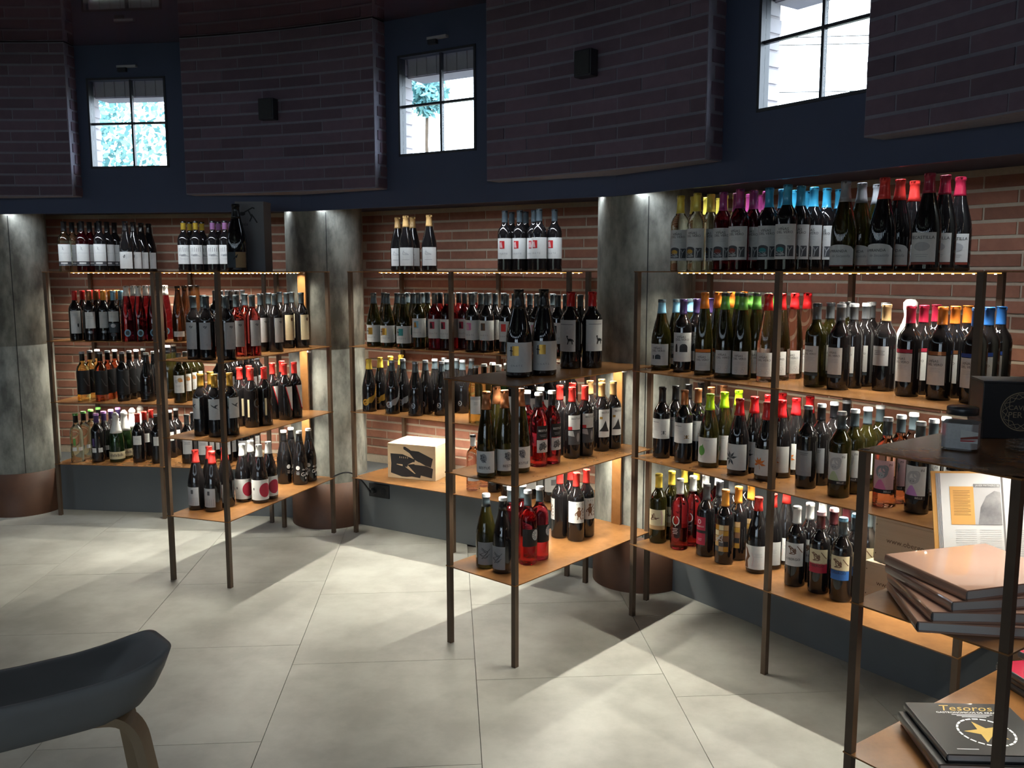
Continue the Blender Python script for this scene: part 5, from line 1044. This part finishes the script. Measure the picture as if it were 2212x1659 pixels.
def book(name, x, y, z, yaw, w, l, th, cov, spine, label, cat='book', grp=None, art=None):
    """closed book: origin at its left corner nearest the wall; x along the top edge, -y along the spine"""
    o = link(name, None, None, (x, y, z), yaw); tag(o, label, cat, grp)
    m = MB(); m.box((w / 2, -l / 2, .0015), (w, l, .003), cov); m.build('back_cover', o)
    m = MB(); m.box((w / 2, -l / 2, th - .0015), (w, l, .003), cov); f = m.build('front_cover', o)
    m = MB(); m.box((w / 2 - .001, -l / 2, th / 2), (w - .008, l - .008, th - .006), 'page_block'); m.build('page_block', o)
    m = MB(); n_ = 8
    for i in range(n_):
        t0, t1 = math.pi * (.5 + i / n_), math.pi * (.5 + (i + 1) / n_); bx_, bz = .005, th / 2
        P = [(bx_ * math.cos(t0), 0, bz + bz * math.sin(t0)), (bx_ * math.cos(t1), 0, bz + bz * math.sin(t1))]
        m.poly([P[0], P[1], (P[1][0], -l, P[1][2]), (P[0][0], -l, P[0][2])], spine, True)
    m.build('spine', o)
    if art: art(o, f, w, l, th)
    return o
# four shrink-wrapped copper books, fanned
for i, (bxp, byp, yaw, wd) in enumerate(((.938, 2.118, -9.6, 'lowest'), (.935, 2.112, -3, 'second lowest'), (.925, 2.104, 8, 'second highest'), (.918, 2.095, 16.3, 'topmost'))):
    book('art_book', bxp, byp, .71 + i * .0255, R(yaw), .30, .26, .025, 'book_copper', 'book_copper_spine', 'shrink-wrapped copper-coloured hardback book, %s of its fanned stack' % wd, grp='copper books in the fanned stack')
# open book on a slanted wooden rest
ob = link('open_book', None, None, (1.125, 2.235, .715), R(-2)); tag(ob, 'open picture book with orange panel propped behind the copper books', 'book')
def pg(m, P, mt, y=0.): m.poly([(px, y, pz) for px, pz in P], mt)
tilt = Matrix.Rotation(R(-15), 4, 'X')
def tilted(m, nm):
    m.v = [tuple(tilt @ Vector(v)) for v in m.v]; return m.build(nm, ob)
PW, PH = .168, .262
m = MB(); m.box((PW / 2 - .003, .0145, PH / 2), (PW + .006, .003, PH + .008), 'page_orange'); m.box((PW * 1.5 + .006, .0145, PH / 2), (PW + .006, .003, PH + .008), 'page_orange'); tilted(m, 'cover')
m = MB()
for i in range(4): m.box((PW / 2 + .001 * i + .003, .0115 - .0036 * i, PH / 2), (PW - .002 * i - .004, .0034, PH - .004), 'page_white')
tilted(m, 'left_pages')
m = MB(); m.box((PW * 1.5 + .004, .0055, PH / 2), (PW - .004, .0145, PH - .004), 'page_white'); tilted(m, 'right_pages')
m = MB(); y0 = -.0022
pg(m, [(.034, .125), (.096, .125), (.096, .225), (.034, .225)], 'page_orange', y0); pg(m, [(.096, .125), (.166, .125), (.166, .232), (.096, .232)], 'photo_light', y0)
pg(m, [(.104, .1255), (.166, .1255), (.166, .210), (.150, .214), (.128, .200), (.112, .170)], 'photo_grey', y0 - .0005); pg(m, [(.096, .223), (.166, .223), (.166, .232), (.096, .232)], 'photo_grey', y0 - .0005)
flat_text(m, 'JAVIER MATINERO BE', .132, .2275, .0066, 'page_white', y0 - .001)
for i in range(16): pg(m, [(.042, .214 - i * .0042), (.086 - .006 * (i % 3 == 2), .214 - i * .0042), (.086 - .006 * (i % 3 == 2), .2133 - i * .0042), (.042, .2133 - i * .0042)], 'print_brown', y0 - .0005)
for i in range(18):
    for x0, x1 in ((.044, .098), (.106, .162), (.190, .250), (.260, .325)): pg(m, [(x0, .112 - i * .0055), (x1, .112 - i * .0055), (x1, .1112 - i * .0055), (x0, .1112 - i * .0055)], 'photo_light', y0)
tilted(m, 'print')
m = MB(); m.box((PW, .020, PH / 2 - .01), (.24, .006, PH - .02), 'beech'); tilted(m, 'rest_board')
m = MB(); m.box((PW, .075, .008), (.20, .10, .014), 'beech'); m.build('rest_foot', ob)
# black books on the lowest tier
def tesoros(o, f, w, l, th):
    m = MB(); z = th + .0006
    top_text(m, 'Tesoros', .135, -.028, .040, 'foil_yellow', z, shear=.35); top_text(m, 'GASTRONÓMICOS DE ARAGÓN', .140, -.050, .0115, 'page_white', z); m_ = [('una selección para conocer los sabores', -.060), ('de la gastronomía aragonesa', -.067)]
    for i in range(3): m.box((.140, -.060 - i * .006, z), (.10 - .02 * i, .0022, .0004), 'photo_light')
    m.build('title_print', f); m = MB(); cx, cy = .135, -.145
    for i in range(22):
        a, b = 6.2832 * i / 22, 6.2832 * (i + .78) / 22
        m.poly([(cx + .066 * math.cos(a), cy + .066 * math.sin(a), z), (cx + .066 * math.cos(b), cy + .066 * math.sin(b), z), (cx + .061 * math.cos(b), cy + .061 * math.sin(b), z), (cx + .061 * math.cos(a), cy + .061 * math.sin(a), z)], 'page_white')
    m.build('ring_print', f); m = MB()
    st = [(cx + (.052 if i % 2 == 0 else .020) * math.cos(math.pi / 2 + .25 + i * math.pi / 5), cy + (.052 if i % 2 == 0 else .020) * math.sin(math.pi / 2 + .25 + i * math.pi / 5), z) for i in range(10)]
    for i in range(10): m.poly([(cx, cy, z), st[i], st[(i + 1) % 10]], 'foil_yellow')
    m.build('star_print', f); m = MB(); m.box((.055, -.225, z), (.05, .003, .0004), 'photo_light'); m.build('author_print', f)
for i, (dx, dy, yw, cv, wd) in enumerate(((-.004, .006, -4.5, 'book_copper_spine', 'lowest black-and-brown book under two black gastronomy books'), (-.018, -.006, -3, 'cover_black', 'black hardback book under the star-covered gastronomy book'), (0, 0, -2.5, 'cover_black', 'black hardback gastronomy book with gold star cover'))):
    book('cookery_book', 1.021 + dx, 2.167 + dy, .326 + i * .0215, R(yw), .255, .248, .021, cv, cv, wd, art=tesoros if i == 2 else None, grp='black cookery books')
for i, (bx_, by_, yw, wd) in enumerate(((1.405, 2.395, 10, 'lowest'), (1.40, 2.405, 12, 'second'), (1.392, 2.41, 9, 'third'), (1.47, 2.44, 20, 'topmost'))):
    book('red_book', bx_, by_, .326 + i * .0205, R(yw), .24, .20, .020, 'cover_red', 'cover_black', 'glossy red book with black spine, %s of its pile' % wd, grp='red books piled beside the black books')

# ------------------------------------------------------------------ bar stool
SX, SY = -.985, 1.700
st = link('bar_stool', None, None, (SX, SY, 0), math.atan2(.55, .835)); tag(st, 'grey scoop-shell bar stool with oak legs', 'stool')
# local frame: +x to the visible corner, -y towards the camera (low back), z up
EX = 5.0
def shell_z(s, t, out):
    rho = (abs(s) ** EX + abs(t) ** EX) ** (1 / EX)
    back = .5 - .5 * t; rim = .642 + .062 * back + .036 * abs(s) ** 3
    return .580 + (rim - .580) * rho ** 5 if out else .606 + (rim - .606) * rho ** 2.6
m = MB(); HX, HY = .258, .166
def ringpts(off, k, out):
    pts = []
    for i in range(64):
        a = 6.2832 * i / 64; c_, s_ = math.cos(a), math.sin(a); e = 2 / EX
        s = math.copysign(abs(c_) ** e, c_) * k; t = math.copysign(abs(s_) ** e, s_) * k
        pts.append((s * (HX + off), t * (HY + off), shell_z(s, t, out)))
    return pts
KS = [.12, .3, .48, .64, .78, .88, .95, 1.0]
inner = [ringpts(-.006, k, False) for k in KS]; outer = [ringpts(.006, k, True) for k in KS]
rows = inner + outer[::-1]; b0 = len(m.v)
for r in rows: m.v += r
for i in range(len(rows) - 1):
    for k in range(64): m.face([b0 + i * 64 + k, b0 + i * 64 + (k + 1) % 64, b0 + (i + 1) * 64 + (k + 1) % 64, b0 + (i + 1) * 64 + k], 'stool_shell', True)
m.face([b0 + k for k in range(63, -1, -1)], 'stool_shell', True); m.face([b0 + (len(rows) - 1) * 64 + k for k in range(64)], 'stool_shell', True)
m.build('seat_shell', st)
for sx in (-1, 1):
    for sy in (-1, 1):
        # bent oak leg: a flat lamination swept along a smooth curve
        ctl = [(.110, .070, .596), (.158, .090, .592), (.186, .103, .560), (.198, .112, .500), (.212, .122, .400), (.236, .138, .200), (.262, .155, 0)]; P = []
        for i in range(len(ctl) - 1):
            p0, p1, p2, p3 = (Vector(ctl[max(i - 1, 0)]), Vector(ctl[i]), Vector(ctl[i + 1]), Vector(ctl[min(i + 2, len(ctl) - 1)]))
            for q in range(4):
                t = q / 4; P.append(.5 * ((2 * p1) + (p2 - p0) * t + (2 * p0 - 5 * p1 + 4 * p2 - p3) * t * t + (3 * p1 - p0 - 3 * p2 + p3) * t ** 3))
        P.append(Vector(ctl[-1])); m = MB(); rings = []
        d = Vector((sx, sy * .55, 0)).normalized(); e = Vector((-d.y, d.x, 0))
        for i, p in enumerate(P):
            tg = (P[min(i + 1, len(P) - 1)] - P[max(i - 1, 0)]).normalized(); tg = Vector((tg.x * sx, tg.y * sy, tg.z)); nn = tg.cross(e).normalized()
            c_ = Vector((p.x * sx, p.y * sy, p.z)); wa = .027 - .007 * i / len(P); b_ = len(m.v)
            m.v += [tuple(c_ + e * wa * a_ + nn * .0095 * b2_) for a_, b2_ in ((-1, -1), (1, -1), (1, 1), (-1, 1))]; rings.append(b_)
        for a_, b_ in zip(rings, rings[1:]):
            for k in range(4): m.face([a_ + k, a_ + (k + 1) % 4, b_ + (k + 1) % 4, b_ + k], 'oak')
        m.face([rings[0] + k for k in range(4)], 'oak'); m.face([rings[-1] + k for k in (3, 2, 1, 0)], 'oak'); m.build('leg', st)
m = MB(); m.tube([(  .232 * math.cos(6.2832 * i / 32) , .112 * math.sin(6.2832 * i / 32), .28) for i in range(33)], .008, 'frame_black', 8); m.build('foot_ring', st)

# ------------------------------------------------------------------ outside the windows
gr = MB(); gr.poly([(-60, -60, -.06), (60, -60, -.06), (60, 60, -.06), (-60, 60, -.06)], 'ground_soil'); struct(gr.build('ground'), 'earth outside the round building', 'ground')
def tree(x, y, h, r, seed, label, n=2600, tr=.16):
    t = link('tree', None, None, (x, y, -.06)); tag(t, label, 'tree'); rr = random.Random(seed)
    m = MB(); m.tube([(0, 0, 0), (.1, 0, h * .25), (.0, .1, h * .5), (.05, 0, h * .66)], tr, 'bark', 8); m.build('trunk', t)
    m = MB()
    for i in range(n):
        a, b, q = rr.uniform(0, 6.2832), rr.uniform(-1, 1), rr.random() ** .5
        lobe = 1 + .22 * math.sin(3 * a + 5 * b); c_ = math.sqrt(1 - b * b)
        p = Vector((r * lobe * q * c_ * math.cos(a), r * lobe * q * c_ * math.sin(a), h * .62 + r * 1.05 * q * b)); s = rr.uniform(.05, .11)
        u = Vector((rr.uniform(-1, 1), rr.uniform(-1, 1), rr.uniform(-1, 1))).normalized(); v = u.orthogonal().normalized()
        m.poly([p - u * s, p - v * s * .55, p + u * s, p + v * s * .55], 'leaf')
    m.build('crown', t)['kind'] = 'stuff'
tree(-9.6, 18.5, 6.4, 2.7, 1, 'leafy broad tree outside the window over the sparkling wine shelf', 9000)
tree(-1.8, 19.0, 8.4, .42, 2, 'small leafy tree outside the window over the bottle-print crate shelf', 900, .035)
for i, (z, dz) in enumerate(((6.28, .035), (6.42, .042), (5.30, .03))):
    m = MB(); m.tube([(3 + 1.2 * j, 20, z + dz * j + .006 * (j - 4) ** 2) for j in range(9)], .011, 'cable_black', 6)
    tag(m.build('overhead_wire'), 'thin dark overhead wire crossing the sky outside the largest window', 'wire', 'overhead wires')
